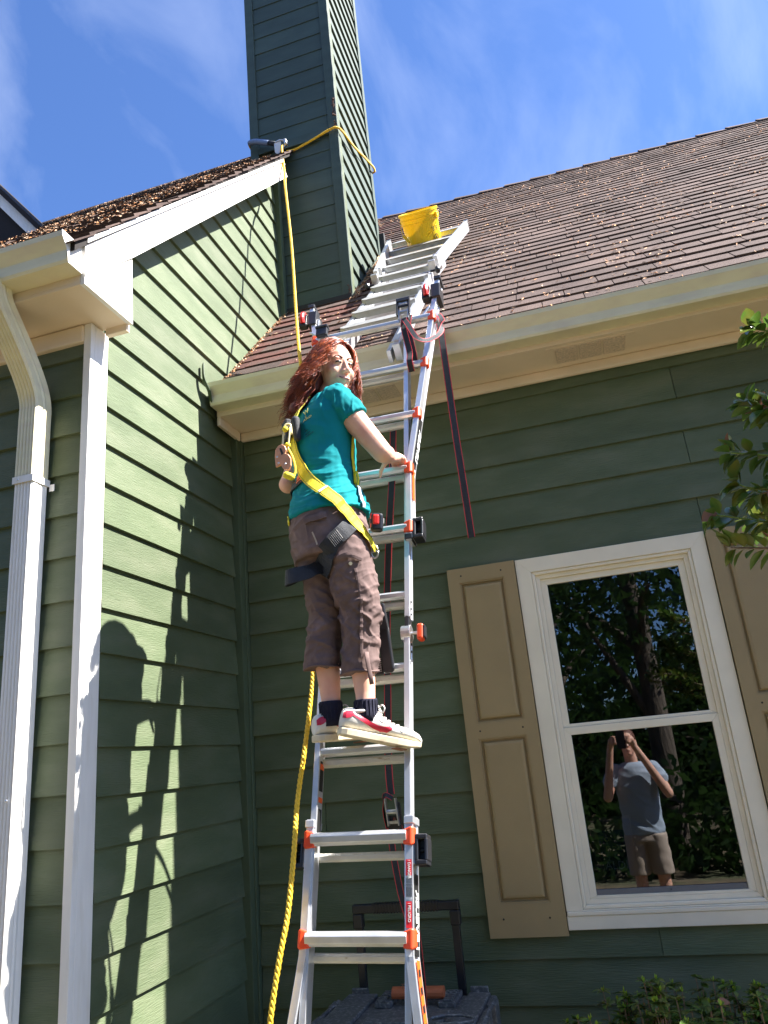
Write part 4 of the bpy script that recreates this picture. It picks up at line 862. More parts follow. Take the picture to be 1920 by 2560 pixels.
b.tube([(p[0]+0.2, p[1], 0.975) for p in pts]+[(pts[0][0]+0.2, pts[0][1], .975)], 0.006, 6); sub('handle_recess', b, 'toolbox', tb)
for x in (0.625, 1.065):
    b = MB(); b.box(x-0.017, x+0.017, -0.222, -0.196, 0.60, 1.255); hp = sub('handle_post', b, 'black', tb, bev=0.003)
b = MB(); b.box(0.600, 1.090, -0.228, -0.190, 1.2755, 1.312); b.box(0.600, 0.645, -0.2285, -0.1895, 1.215, 1.275); b.box(1.045, 1.090, -0.2285, -0.1895, 1.215, 1.275); hb = sub('pull_handle', b, 'black', tb, bev=0.005)
for i in range(22):
    x = 0.70+i*0.0138
    b = MB(); b.box(x, x+0.006, -0.2305, -0.1875, 1.273, 1.3145); sub('grip_rib', b, 'black', hb)
for x in (0.54, 1.22):
    b = MB(); b.tube([(x-.03, -0.27, GZ+0.09), (x+.03, -0.27, GZ+0.09)], 0.088, 24); sub('wheel', b, 'black', tb, bev=0.01)
# ------------------------------------------------------------------ people
def union(name, mb, voxel, smooth_it, m, parent, disp=None, noremesh=False, fac=0.5):
    me = bpy.data.meshes.new(name); me.from_pydata(mb.v, [], mb.f)
    bm = bmesh.new(); bm.from_mesh(me); bmesh.ops.recalc_face_normals(bm, faces=bm.faces); bm.to_mesh(me); bm.free()
    o = bpy.data.objects.new('tmp', me); C.objects.link(o)
    r = o.modifiers.new('r', 'REMESH'); r.mode = 'VOXEL'; r.voxel_size = voxel; r.adaptivity = 0
    s = o.modifiers.new('s', 'SMOOTH'); s.factor = fac; s.iterations = smooth_it
    dg = bpy.context.evaluated_depsgraph_get(); m2 = bpy.data.meshes.new_from_object(o.evaluated_get(dg)); bpy.data.objects.remove(o, do_unlink=True)
    m2.materials.clear(); m2.materials.append(MT[m])
    if disp:
        nn = [v.normal.copy() for v in m2.vertices]
        for v, n_ in zip(m2.vertices, nn): v.co = v.co+n_*disp(v.co, n_)
    m2.polygons.foreach_set('use_smooth', [True]*len(m2.polygons)); m2.update()
    bvh = BVHTree.FromPolygons([v.co.copy() for v in m2.vertices], [tuple(p.vertices) for p in m2.polygons])
    off = V(parent['_o']) if parent else V((0, 0, 0)); m2.transform(Matrix.Translation(-off)); m2.name = name
    o = bpy.data.objects.new(name, m2); C.objects.link(o); o.parent = parent; o['_o'] = list(off)
    return o, bvh
def loft(mb, secs, n=24):
    # secs: (center, ax, ay, rx, ry)
    vs = []
    for c, ax, ay, rx, ry in secs:
        c = V(c); vs += [c+ax*(rx*math.cos(2*math.pi*k/n))+ay*(ry*math.sin(2*math.pi*k/n)) for k in range(n)]
    N = len(secs); mb.add(vs, [(i*n+k, i*n+(k+1) % n, (i+1)*n+(k+1) % n, (i+1)*n+k) for i in range(N-1) for k in range(n)]+[tuple(range(n))[::-1], tuple((N-1)*n+k for k in range(n))])
def lerp(a, b, t_): return a+(b-a)*t_

woman = thing('person', 'red-haired person in teal T-shirt, brown cropped trousers and yellow harness standing on the ladder', 'person', (0.93, -1.1, 1.985))
fv = V((0.77, 0.64, 0)).normalized(); rv = V((0.64, -0.77, 0)).normalized(); Zv = V((0, 0, 1))
HC = V((0.965, -0.985, 3.553))
hF = V((math.cos(R(-38))*math.cos(R(-10)), math.sin(R(-38))*math.cos(R(-10)), math.sin(R(-10))))
hS = Zv.cross(hF).normalized(); hU = hF.cross(hS).normalized()   # hS: her left
def H(f, s, u): return HC+hF*f+hS*s+hU*u
hax = (hF, hS, hU)
body = MB()
def head_shape(mb):
    mb.ell(H(-.012, 0, .030), (.094, .076, .094), hax); mb.ell(H(.022, 0, -.020), (.066, .063, .088), hax)
    mb.ell(H(.052, 0, -.088), (.030, .030, .026), hax, 12, 8); mb.ell(H(.018, 0, -.07), (.050, .050, .042), hax)
    for s in (-1, 1):
        mb.ell(H(.052, s*.036, -.028), (.030, .026, .030), hax, 12, 8); mb.ell(H(.066, s*.026, .028), (.016, .027, .011), hax, 12, 8)
        mb.ell(H(.096, s*.0115, -.033), (.011, .0085, .009), hax, 10, 6); mb.ell(H(.066, s*.030, .008), (.017, .017, .013), hax, 12, 8)
        mb.ell(H(.068, s*.020, -.060), (.016, .018, .012), hax, 10, 6)
    mb.cap(H(.080, 0, .020), .0085, H(.103, 0, -.025), .0098, 10); mb.ell(H(.080, 0, -.056), (.016, .020, .009), hax, 12, 8); mb.ell(H(.078, 0, -.069), (.015, .017, .008), hax, 12, 8)
    mb.ell(H(-.01, .077, -.005), (.016, .008, .028), hax, 10, 8); mb.ell(H(-.01, -.077, -.005), (.016, .008, .028), hax, 10, 8)
head_shape(body)
body.cap((0.925, -0.985, 3.41), .054, HC-hU*0.07-hF*0.012, .047)
# torso under the shirt
loft(body, [((.905, -1.03, 2.90), rv, fv, .13, .105), ((.90, -1.01, 3.10), rv, fv, .125, .10), ((.90, -.99, 3.28), rv, fv, .14, .10), ((.91, -.985, 3.38), rv, fv, .13, .07)])
RS = V((1.000, -1.085, 3.355)); RE = V((1.160, -1.05, 3.095)); RW = V((1.142, -.845, 3.155))
body.cap(RS, .056, lerp(RS, RE, .45), .052); body.cap(lerp(RS, RE, .4), .052, RE, .042); body.cap(RE, .0385, lerp(RE, RW, .35), .040); body.cap(lerp(RE, RW, .3), .040, RW, .026)
# right hand over rung 6
PH = V((1.150, -.770, 3.178)); body.cap(RW, .025, PH+V((.004, -.01, 0)), .023); body.cap(PH+V((.018, 0, 0)), .017, PH+V((-.022, .004, -.002)), .017)
for i, dx in enumerate((-.030, -.010, .010, .029)):
    L_ = (1.0, 1.08, 1.02, .85)[i]
    a = PH+V((dx, .012, .002)); b_ = a+V((-.002, .030*L_, .004)); c_ = b_+V((0, .020*L_, -.018)); d_ = c_+V((0, .002, -.020*L_))
    body.cap(a, .0092, b_, .0085, 8); body.cap(b_, .0085, c_, .0078, 8); body.cap(c_, .0078, d_, .0066, 8)
tA = PH+V((-.020, -.018, -.004)); tB = PH+V((-.050, -.028, -.028)); tC = V((1.078, -.790, 3.122)); tD = V((1.072, -.786, 3.100))
body.cap(tA, .013, tB, .0115, 8); body.cap(tB, .0112, tC, .0095, 8); body.cap(tC, .0095, tD, .0075, 8)
# left arm
LSh = V((.800, -.875, 3.355)); LE = V((.722, -.985, 3.065)); LW = V((.790, -.80, 3.155))
body.cap(LSh, .050, LE, .037); body.cap(LE, .039, lerp(LE, LW, .3), .038); body.cap(lerp(LE, LW, .3), .038, LW, .026); body.cap(LW, .024, LW+V((.01, .05, .005)), .022)
for i, dx in enumerate((-.028, -.010, .009, .027)):
    a = LW+V((dx*.9+.01, .055, .008)); body.cap(a, .009, a+V((0, .03, .0)), .0085, 8); body.cap(a+V((0, .03, 0)), .0085, a+V((0, .038, -.03)), .007, 8)
body.cap(LW+V((.025, .03, 0)), .012, LW+V((.055, .05, -.02)), .009, 8)
# legs
aR = V((1.036, -1.145, 2.10)); kR = V((1.035, -1.10, 2.43)); hR_ = V((.985, -1.09, 2.78))
aL = V((.893, -1.115, 2.10)); kL = V((.890, -1.08, 2.45)); hL_ = V((.850, -1.02, 2.78))
for a, k_, h_ in ((aR, kR, hR_), (aL, kL, hL_)):
    body.cap(k_, .042, h_, .070); body.cap(k_, .042, lerp(k_, a, .3)+V((-.004, -.008, 0)), .046); body.cap(lerp(k_, a, .3)+V((-.004, -.008, 0)), .046, lerp(k_, a, .55)+V((-.004, -.006, 0)), .046); body.cap(lerp(k_, a, .55)+V((-.004, -.006, 0)), .046, lerp(k_, a, .85), .0365); body.cap(lerp(k_, a, .85), .0365, a, .034)
body.ell((.905, -1.04, 2.84), (.13, .13, .12))
bo, bbvh = union('body', body, 0.0042, 5, 'skin', woman)

# shirt
def fold(p, fx, fy, fz, s=0):
    return noise.noise(V((p.x*fx+s, p.y*fy, p.z*fz)))
def shirt_disp(p, n_):
    z = p.z; low = max(0, min(1, (3.14-z)/0.22)); up = max(0, min(1, (z-3.22)/0.15))
    d = 0.0
    q = p.z+0.25*(p-V((.9, -1, 3))).dot(rv)+0.05*noise.noise(p*6)
    d += low*(0.008*max(0, 1-abs(noise.noise(V((p.x*4, p.y*4, q*20))))*4)+0.004*max(0, 1-abs(noise.noise(V((p.x*7, p.y*5, q*38))))*4.5)-.003)
    d += 0.0045*(1-abs(noise.noise(V((p.x*7+5, p.y*7, q*12))))*2.2)
    # pull folds from shoulder to arm pit
    sh_ = max(0, 1-(p-V((1.0, -1.09, 3.34))).length/0.15)
    d += sh_*0.011*max(0, 1-abs(noise.noise(V((p.dot(rv)*26+3, p.dot(fv)*26, p.z*4))))*4)
    d += 0.002*noise.noise(p*40)
    return d
sm = MB()
loft(sm, [((.920, -1.050, 2.858), rv, fv, .172, .158), ((.917, -1.045, 2.90), rv, fv, .163, .150), ((.908, -1.035, 2.97), rv, fv, .149, .132), ((.902, -1.022, 3.05), rv, fv, .146, .124), ((.898, -1.008, 3.15), rv, fv, .152, .128), ((.898, -.998, 3.25), rv, fv, .168, .130), ((.902, -.99, 3.32), rv, fv, .178, .118), ((.908, -.985, 3.375), rv, fv, .155, .090), ((.914, -.984, 3.405), rv, fv, .115, .072), ((.920, -.984, 3.425), rv, fv, .070, .060)], 32)
SR = lerp(RS, RE, .36); sm.cap(RS+V((-.006, .004, .004)), .062, RS+(RE-RS)*.18, .060)
dR = (RE-RS).normalized(); o1 = dR.orthogonal().normalized(); o2 = dR.cross(o1)
loft(sm, [(RS-dR*.02, o1, o2, .055, .055), (RS+dR*.03, o1, o2, .064, .064), (RS+dR*.075, o1, o2, .063, .063), (RS+dR*.112, o1, o2, .062, .062)], 20)
dL = (LE-LSh).normalized(); o1 = dL.orthogonal().normalized(); o2 = dL.cross(o1)
loft(sm, [(LSh-dL*.02, o1, o2, .055, .055), (LSh+dL*.05, o1, o2, .062, .062), (LSh+dL*.11, o1, o2, .060, .060)], 20)
shirt, sbvh = union('shirt', sm, 0.0042, 4, 'teal', woman, shirt_disp)
# trousers
def crease(v, k=5.5): return max(0.0, 1-abs(noise.noise(v))*k)
def pants_disp(p, n_):
    d = 0.0025*noise.noise(p*12)
    q = p+V((.02*noise.noise(p*7), 0, .03*noise.noise(p*5+V((4, 0, 0)))))
    for kk, sg in ((kR, 1), (kL, -1)):
        w_ = math.exp(-((p.z-kk.z)/0.17)**2)*(1 if abs(p.x-kk.x) < .09 else 0)
        d += w_*(0.009*crease(V((q.x*9+kk.x*9, q.y*7, (q.z+0.45*(q.x-kk.x))*15)))-0.003)
        d += w_*0.004*crease(V((q.x*14+kk.x*5, q.y*9, (q.z-0.35*(q.x-kk.x))*30)))
    d += 0.006*crease(V((q.x*6, q.y*6+3, (q.z-0.5*q.x)*10)), 4)+0.003*crease(V((q.x*16+2, q.y*12, (q.z+0.3*q.x)*16)), 5)
    return d-.002
pm = MB()
loft(pm, [((.912, -1.045, 2.925), rv, fv, .128, .118), ((.912, -1.047, 2.885), rv, fv, .145, .130), ((.912, -1.048, 2.855), rv, fv, .166, .150), ((.914, -1.050, 2.81), rv, fv, .172, .153), ((.914, -1.052, 2.74), rv, fv, .173, .152), ((.914, -1.055, 2.68), rv, fv, .165, .140)], 32)
X1, Y1 = V((1, 0, 0)), V((0, 1, 0))
loft(pm, [((.985, -1.095, 2.79), X1, Y1, .085, .095), ((.995, -1.10, 2.68), X1, Y1, .096, .102), ((1.015, -1.105, 2.56), X1, Y1, .090, .094), ((1.035, -1.108, 2.45), X1, Y1, .076, .082), ((1.030, -1.112, 2.38), X1, Y1, .069, .076), ((1.022, -1.118, 2.30), X1, Y1, .067, .072), ((1.016, -1.122, 2.225), X1, Y1, .069, .072)], 24)
loft(pm, [((.865, -1.02, 2.79), X1, Y1, .085, .095), ((.870, -1.04, 2.68), X1, Y1, .092, .100), ((.880, -1.06, 2.56), X1, Y1, .074, .088), ((.887, -1.08, 2.46), X1, Y1, .064, .080), ((.882, -1.09, 2.39), X1, Y1, .064, .074), ((.872, -1.10, 2.33), X1, Y1, .067, .076), ((.868, -1.105, 2.262), X1, Y1, .068, .078)], 24)
pants, pbvh = union('trousers', pm, 0.0042, 3, 'pants', woman, pants_disp)
for c, r1, r2 in (((1.016, -1.122, 2.226), .0695, .0725), ((.868, -1.105, 2.263), .0695, .0795)):
    b = MB(); b.tube([V(c)+V((r1*math.cos(a), r2*math.sin(a), .003*math.sin(3*a))) for a in [2*math.pi*i/30 for i in range(31)]], 0.0045, 6); sub('hem', b, 'pants', pants, smooth=True)

def snap(p, bv, lift=0.004):
    # outermost cloth surface seen from outside the body, straight out from its upright axis
    P = V(p); A = V((.908, -1.035, P.z)); d = P-A; d.z = 0; d.normalize(); best = None
    for x in (bv if isinstance(bv, (list, tuple)) else [bv]):
        h = x.ray_cast(A+d*.5, -d)
        if h[0] is not None and (h[0]-A).dot(d) > 0:
            k = (h[0]-A).dot(d)
            if best is None or k > best[2]: best = (h[0], h[1], k)
    if best is None:
        for x in (bv if isinstance(bv, (list, tuple)) else [bv]):
            h = x.find_nearest(P)
            if h[0] is not None and (best is None or h[3] < best[2]): best = (h[0], h[1], h[3])
    n_ = best[1]
    if n_.dot(d) < 0.25: n_ = (n_+d*1.2).normalized()
    return best[0]+n_*lift, n_
def wrap(pts, w, m, parent, bv, lift=0.006, name='strap', th=0.003, n=6, smooth_n=3, outer=None):
    P = curve_pts(pts, n); Q = [snap(p, bv, lift) for p in P]
    pos = [q[0] for q in Q]; nor = [q[1] for q in Q]
    if outer is not None: pos = [p if outer(i/(len(P)-1)) == 0 else p.lerp(P[i], outer(i/(len(P)-1))) for i, p in enumerate(pos)]
    for _ in range(smooth_n):
        pos = [pos[0]]+[(pos[i-1]+pos[i]*2+pos[i+1])/4 for i in range(1, len(pos)-1)]+[pos[-1]]
        nor = [nor[0]]+[(nor[i-1]+nor[i]*2+nor[i+1]).normalized() for i in range(1, len(nor)-1)]+[nor[-1]]
    if outer is None:
        for i, p in enumerate(pos):
            q, n_ = snap(p, bv, 0)
            if (p-q).dot(n_) < lift: pos[i] = p+n_*(lift-(p-q).dot(n_))
        for _ in range(2): nor = [nor[0]]+[(nor[i-1]+nor[i]*2+nor[i+1]).normalized() for i in range(1, len(nor)-1)]+[nor[-1]]
    mb = MB(); vs = []; N = len(pos)
    for i in range(N):
        tt = (pos[min(i+1, N-1)]-pos[max(i-1, 0)]).normalized(); wd = nor[i].cross(tt).normalized(); nn = tt.cross(wd)
        if nn.dot(nor[i]) < 0: nn = -nn
        ww = w(i/(N-1)) if callable(w) else w
        vs += [pos[i]-wd*ww/2, pos[i]+wd*ww/2, pos[i]+wd*ww/2+nn*th, pos[i]+nn*(th*1.3), pos[i]-wd*ww/2+nn*th]
    mb.add(vs, [(i*5+j, i*5+(j+1) % 5, (i+1)*5+(j+1) % 5, (i+1)*5+j) for i in range(N-1) for j in range(5)]+[(0, 1, 2, 3, 4), tuple((N-1)*5+j for j in range(5))])
    return sub(name, mb, m, parent), pos, nor
cloth = [sbvh, pbvh]
har = sub('harness', MB().obox(V((.785, -1.120, 3.245)), rv, Zv, fv, .030, .045, .012), 'webblack', woman, bev=0.006)
ypts = [(.80, -1.08, 3.40), (.785, -1.11, 3.31), (.783, -1.125, 3.24), (.805, -1.14, 3.146), (.850, -1.15, 3.064), (.896, -1.16, 2.981), (.948, -1.17, 2.914), (1.003, -1.17, 2.846), (1.052, -1.16, 2.786), (1.088, -1.13, 2.734), (1.110, -1.10, 2.685)]
ys, ypos, ynor = wrap(ypts, 0.047, 'yellow', har, cloth, 0.012, 'yellow_strap', smooth_n=5)
for j, s in ((-1, 1), (-1, -1)):
    b = MB(); b.tube([p+n_*0.0035+(n_.cross((ypos[min(i+1, len(ypos)-1)]-ypos[max(i-1, 0)]).normalized())).normalized()*(s*0.0185) for i, (p, n_) in enumerate(zip(ypos, ynor))], 0.0010, 5); sub('stitching', b, 'webblack', ys)
i_ = int(len(ypos)*0.60); tt = (ypos[i_+1]-ypos[i_-1]).normalized(); b = MB(); b.obox(ypos[i_]+ynor[i_]*0.005, ynor[i_].cross(tt).normalized(), tt, ynor[i_], .020, .006, .001); sub('care_tag', b, 'lace', ys)
bpts = [(1.055, -1.16, 2.79), (1.035, -1.20, 2.755), (.992, -1.225, 2.714), (.945, -1.235, 2.675), (.900, -1.235, 2.645), (.862, -1.238, 2.622), (.822, -1.235, 2.606), (.786, -1.205, 2.602), (.770, -1.15, 2.612), (.785, -1.08, 2.645)]
bs, bpos, bnor = wrap(bpts, 0.060, 'webblack', har, cloth, 0.010, 'leg_strap', th=0.004, outer=lambda u: 0 if u < .5 else min(1, (u-.5)*4))
i_ = int(len(bpos)*0.20); tt = (bpos[i_+1]-bpos[i_-1]).normalized(); wd_ = bnor[i_].cross(tt).normalized()
for q in range(-3, 4):
    b = MB(); c_ = bpos[i_]+bnor[i_]*0.0065+tt*(q*0.007); b.tube([c_-wd_*.020-tt*.003, c_+wd_*.020+tt*.004], 0.0008, 4); sub('stitching', b, 'lace', bs)
wrap([(.980, -1.215, 2.705), (.965, -1.20, 2.66), (.945, -1.175, 2.625), (.925, -1.15, 2.60)], 0.048, 'webblack', har, cloth, 0.006, 'leg_strap', th=0.004)
wrap([(1.062, -1.02, 3.26), (1.070, -1.06, 3.18), (1.072, -1.08, 3.10), (1.070, -1.09, 3.02), (1.062, -1.10, 2.965)], 0.016, 'yellow', har, cloth, 0.006, 'side_strap')
b = MB(); c_, n_ = snap((1.066, -1.10, 2.985), cloth, .010); t_ = V((0, 0, 1)); b.tube([c_+V((.012*math.cos(a)*.8, -.006*math.cos(a), .032*math.sin(a)))+n_*.004 for a in [2*math.pi*i/20 for i in range(21)]], .004, 6); sub('adjuster', b, 'yellow', har, smooth=True)
wrap([(1.062, -1.10, 2.95), (1.060, -1.105, 2.91), (1.066, -1.11, 2.86)], lambda u: .010+.012*u, 'greytee', har, cloth, 0.008, 'tool_lanyard')
# waist belt and patch with flame print
wrap([(.775, -1.00, 3.005), (.790, -1.10, 3.000), (.835, -1.15, 3.006), (.880, -1.16, 3.018)], 0.046, 'webblack', har, cloth, 0.006, 'back_pad')
for dz in (-.010, .004, .014):
    wrap([(.822, -1.15, 3.006+dz), (.842, -1.15, 3.010+dz), (.868, -1.16, 3.014+dz*1.3)], lambda u: .008*(1-.6*u), 'decalorange', har, cloth, 0.0105, 'flame_print', th=.0008, smooth_n=0)
wrap([(.775, -1.08, 2.88), (.790, -1.12, 2.84)], .02, 'yellow', har, cloth, .004, 'side_strap')
# dorsal ring, yellow shock cord and copper hook hanging at her back
def snap_out(x, z, y=-1.185): return V((x, y, z))
for p in ((.806, 3.222), (.812, 3.150)):
    b = MB(); b.ell(snap_out(*p), (.013, .010, .013), nu=12, nv=8); sub('yellow_ball', b, 'yellow', har, smooth=True)
b = MB()
for x0, z0, x1, z1 in ((.797, 3.215, .790, 3.125), (.824, 3.225, .814, 3.120)): b.cap((x0, -1.18, z0), .004, (x1, -1.19, z1), .004, 6)
b.tube(curve_pts([(.797, -1.18, 3.20), (.803, -1.18, 3.24), (.822, -1.17, 3.245), (.826, -1.17, 3.20)], 4), .0045, 6); sub('dorsal_ring', b, mat('pale_yellow_metal', (.72, .62, .34), .4, .3), har, smooth=True)
wrap([(.80, -1.08, 3.40), (.800, -1.12, 3.33), (.800, -1.13, 3.27)], .026, 'yellow', har, cloth, .012, 'shoulder_strap')
hk = [(.786, 3.142), (.800, 3.146), (.812, 3.136), (.818, 3.118), (.812, 3.104), (.824, 3.098), (.834, 3.080), (.834, 3.048), (.822, 3.030), (.800, 3.040), (.792, 3.058), (.770, 3.052), (.768, 3.10), (.772, 3.128)]
def hookplate(y0, y1, nm):
    b = MB(); b.prism(hk, lambda p: (p[0], y0, p[1]), lambda p: (p[0]+.001, y1, p[1])); return sub(nm, b, 'copper', har, bev=.002)
hkp = hookplate(-1.215, -1.207, 'snap_hook')
b = MB(); b.prism([(.790, 3.128), (.797, 3.130), (.806, 3.105), (.798, 3.098)], lambda p: (p[0], -1.2165, p[1]), lambda p: (p[0], -1.2155, p[1])); sub('hook_slot', b, 'dark', hkp)
for x, z in ((.779, 3.094), (.784, 3.067), (.812, 3.058)): b = MB(); b.ell((x, -1.2165, z), (.0045, .003, .0045), nu=8, nv=6); sub('rivet', b, 'steel', hkp)
b = MB(); b.cap((.806, -1.195, 3.018), .015, (.822, -1.19, 3.010), .015, 10); sub('yellow_ball', b, 'yellow', har, smooth=True)
b = MB(); b.tube(curve_pts([(.818, -1.19, 3.13), (.832, -1.185, 3.09), (.838, -1.18, 3.04), (.830, -1.185, 3.01)], 4), lambda i: (.005, .003), 6); sub('shock_cord', b, 'yellow', har, smooth=True)
b = MB(); b.cap((.838, -1.150, 3.27), .018, (.842, -1.150, 3.19), .015, 10); sub('dorsal_pad', b, 'webblack', har, smooth=True)
b = MB(); c_, n_ = snap((1.112, -1.10, 2.68), cloth, .012); b.tube([c_+V((.014*math.cos(a), 0, .026*math.sin(a))) for a in [2*math.pi*i/16 for i in range(17)]], .0035, 6); b.tube([c_+V((-.014, 0, 0)), c_+V((.014, 0, 0))], .003, 6); sub('buckle', b, 'steel', har, smooth=True)
# shirt print
def flat_print(name, s, size, p, m, rot=0.0):
    c_, n_ = snap(p, sbvh, .0035); ax = Zv.cross(n_).normalized(); ay = n_.cross(ax).normalized()
    ax, ay = ax*math.cos(rot)+ay*math.sin(rot), ay*math.cos(rot)-ax*math.sin(rot)
    return text(name, s, size, c_, ax, ay, m, shirt, 0.0004)
flat_print('back_print', 'ARD', 0.022, (.862, -1.15, 3.262), 'yellowprint', 0.35)
flat_print('back_print', 'W', 0.030, (.858, -1.15, 3.298), 'yellowprint', 0.3)
flat_print('back_print', 'E', 0.018, (.868, -1.15, 3.280), 'yellowprint', 0.3)
for i, (x, z) in enumerate(((.862, 3.222), (.866, 3.212), (.868, 3.198), (.868, 3.188))): flat_print('back_print', ('est', 'trees', 'service', 'community')[i], 0.0095, (x, -1.16, z), 'navyprint', 0.33)
# pockets and worn patch
wrap([(.868, -1.24, 2.812), (.915, -1.25, 2.812), (.972, -1.24, 2.818)], .026, 'pants', pants, cloth, .005, 'pocket_flap', th=.005)
wrap([(.905, -1.25, 2.760), (.915, -1.25, 2.735), (.925, -1.25, 2.705)], lambda u: .006, 'thread', pants, cloth, .0035, 'worn_patch', th=.001, smooth_n=0)
wrap([(1.005, -1.22, 2.645), (1.045, -1.21, 2.652), (1.085, -1.18, 2.635)], .020, 'pants', pants, cloth, .006, 'pocket_flap', th=.005)
b = MB(); c_, n_ = snap((1.055, -1.22, 2.620), pbvh, .004); b.tube([c_, c_+n_*.004], .007, 10); sub('snap_button', b, 'steel', pants)
wrap([(1.065, -1.20, 2.60), (1.075, -1.20, 2.52), (1.078, -1.20, 2.44), (1.068, -1.20, 2.36), (1.060, -1.20, 2.27)], .012, 'pants', pants, cloth, .002, 'side_seam', th=.003, n=8)
b = MB(); b.tube([(1.068, -1.185, 2.29), (1.070, -1.187, 2.25), (1.074, -1.182, 2.21), (1.076, -1.178, 2.175)], lambda i: (.009, .0025), 8); sub('hem_tab', b, 'pants', pants, smooth=True)
wrap([(.80, -1.13, 2.92), (.86, -1.18, 2.925), (.93, -1.20, 2.925), (1.00, -1.19, 2.92)], .010, 'pants', pants, [pbvh], .003, 'waistband', th=.003)

# face details
def face(s, u, lift=0.0):
    o_ = H(.20, s, u); h = bbvh.ray_cast(o_, -hF); 
    return (h[0]+hF*lift) if h[0] is not None else H(.08, s, u)
for s in (-1, 1):
    b = MB(); b.tube([face(s*y, z, .0022) for y, z in ((.012, .028), (.020, .034), (.030, .038), (.040, .036), (.047, .030))], lambda i: (.0046-.0006*i, .0036-.0004*i), 6); sub('eyebrow', b, 'brow', bo, smooth=True)
    b = MB(); b.tube([face(s*y, z, .0008) for y, z in ((.016, .006), (.022, .009), (.029, .0105), (.036, .009), (.042, .005))], lambda i: ((.0022, .0038, .0044, .0038, .0020)[i],)*2, 6); sub('eye', b, 'eye', bo, smooth=True)
    b = MB(); b.tube([face(s*y, z, .0012) for y, z in ((.015, .011), (.022, .0165), (.029, .018), (.037, .0155), (.044, .008))], .0016, 6); sub('eyelid', b, 'skin', bo, smooth=True)
b = MB(); b.tube([face(y, z, .0002) for y, z in ((-.026, -.058), (-.016, -.0615), (-.006, -.0615), (0, -.0625), (.006, -.0615), (.016, -.0615), (.026, -.058))], lambda i: (.0020, .0045, .0060, .0058, .0060, .0045, .0020)[i], 8); lp_ = sub('lips', b, 'lip', bo, smooth=True)
b = MB(); b.tube([face(y, z, .0052) for y, z in ((-.027, -.0565), (-.014, -.0632), (0, -.0640), (.014, -.0632), (.027, -.0565))], .0011, 6); sub('lip_line', b, 'brow', lp_, smooth=True)

# hair
hb_ = MB()
hb_.ell(H(-.046, 0, .046), (.084, .084, .096), hax, 24, 16)
hb_.ell(H(-.060, 0, -.03), (.062, .082, .10), hax, 20, 14)
hb_.cap(H(-.085, -.02, -.04), .062, H(-.100, -.035, -.16), .040)
hb_.cap(H(-.10, -.03, -.13), .045, V((.800, -1.06, 3.375)), .026)
hb_.cap(H(-.015, .078, .0), .030, H(.000, .092, -.10), .020); hb_.cap(H(-.03, -.070, .0), .030, H(-.035, -.080, -.09), .026)
hair0, hbv = union('hair', hb_, 0.007, 4, 'hairdark', woman, lambda p, n_: 0.006*noise.noise(V((p.x*30, p.y*30, p.z*8))))
hs_ = MB(); rh = random.Random(5)
Ctor = V((.90, -.99, 3.22))
def strand(d, ln, seed, drift, wave):
    rs_ = random.Random(seed); f, s, u = d
    c = H(-.014, 0, .036); n0 = (hF*f+hS*s+hU*u).normalized(); p = c+hF*(n0.dot(hF)*.104)+hS*(n0.dot(hS)*.090)+hU*(n0.dot(hU)*.108)
    part = V((0, 0, 0)); 
    v = (n0*0.35+(hS*(1 if s > 0.18 else -1))*0.9*(max(0, u))+Zv*(-0.6)-hF*0.45).normalized(); P = [p]; step = 0.015; ph = rs_.uniform(0, 6.3); wl = rs_.uniform(.055, .085)
    n = int(ln/step); sid = n0.cross(Zv).normalized() if abs(n0.z) < .95 else hS
    for i in range(n):
        v = (v*0.80+V((0, 0, -1))*0.24+drift*(i/n)*0.30).normalized(); q = P[-1]+v*step
        l = q-c; k = V((l.dot(hF)/.106, l.dot(hS)/.094, l.dot(hU)/.110)).length
        if k < 1.02: q = c+l*(1.02/max(k, .3))
        P.append(q)
    out = []
    for i, q in enumerate(P):
        a = wave*min(1, i/5); ang = ph+i*step*2*math.pi/wl; out.append(q+sid*(a*math.sin(ang))+n0*(a*.6*math.cos(ang)))
    # keep out of the shirt
    res = []
    for q in out:
        h = sbvh.find_nearest(q)
        if h[0] is not None and h[3] < .05 and (q-h[0]).dot(h[1]) < .006: q = h[0]+h[1]*.008
        res.append(q)
    return res
ncl = 0
while ncl < 190:
    d = V((rh.gauss(0, 1), rh.gauss(0, 1), rh.gauss(0, 1))).normalized()
    if d.z < -0.45: continue
    if d.x > 0.25 and d.z < 0.62: continue      # face opening
    if d.x > 0.62 and d.z < 0.80: continue
    ncl += 1; back = max(0, -d.x); left = d.y
    ln = rh.uniform(.24, .34)*(0.72+0.4*back); 
    if d.y > 0.4: ln = rh.uniform(.22, .27)
    if d.x > 0.1 and d.y < 0: ln = rh.uniform(.20, .26)
    drift = V((-.9, -.55, 0))*(0.9 if d.y < 0.5 else 0.05)
    wave = rh.uniform(.005, .013); seed = rh.random()
    for k in range(12):
        dj = (d+V((rh.gauss(0, .07), rh.gauss(0, .07), rh.gauss(0, .07)))).normalized()
        P = strand((dj.x, dj.y, dj.z), ln*rh.uniform(.88, 1.06), seed if k < 8 else rh.random(), drift+V((rh.gauss(0, .05), rh.gauss(0, .05), 0)), wave)
        N = len(P); r0 = rh.uniform(.0009, .0022); hs_.tube(P, lambda i: (r0*(1-.75*(i/N)**2), r0*.7*(1-.75*(i/N)**2)), 4, caps=False)
hs_o = sub('hair_strands', hs_, 'hair', woman, smooth=True)

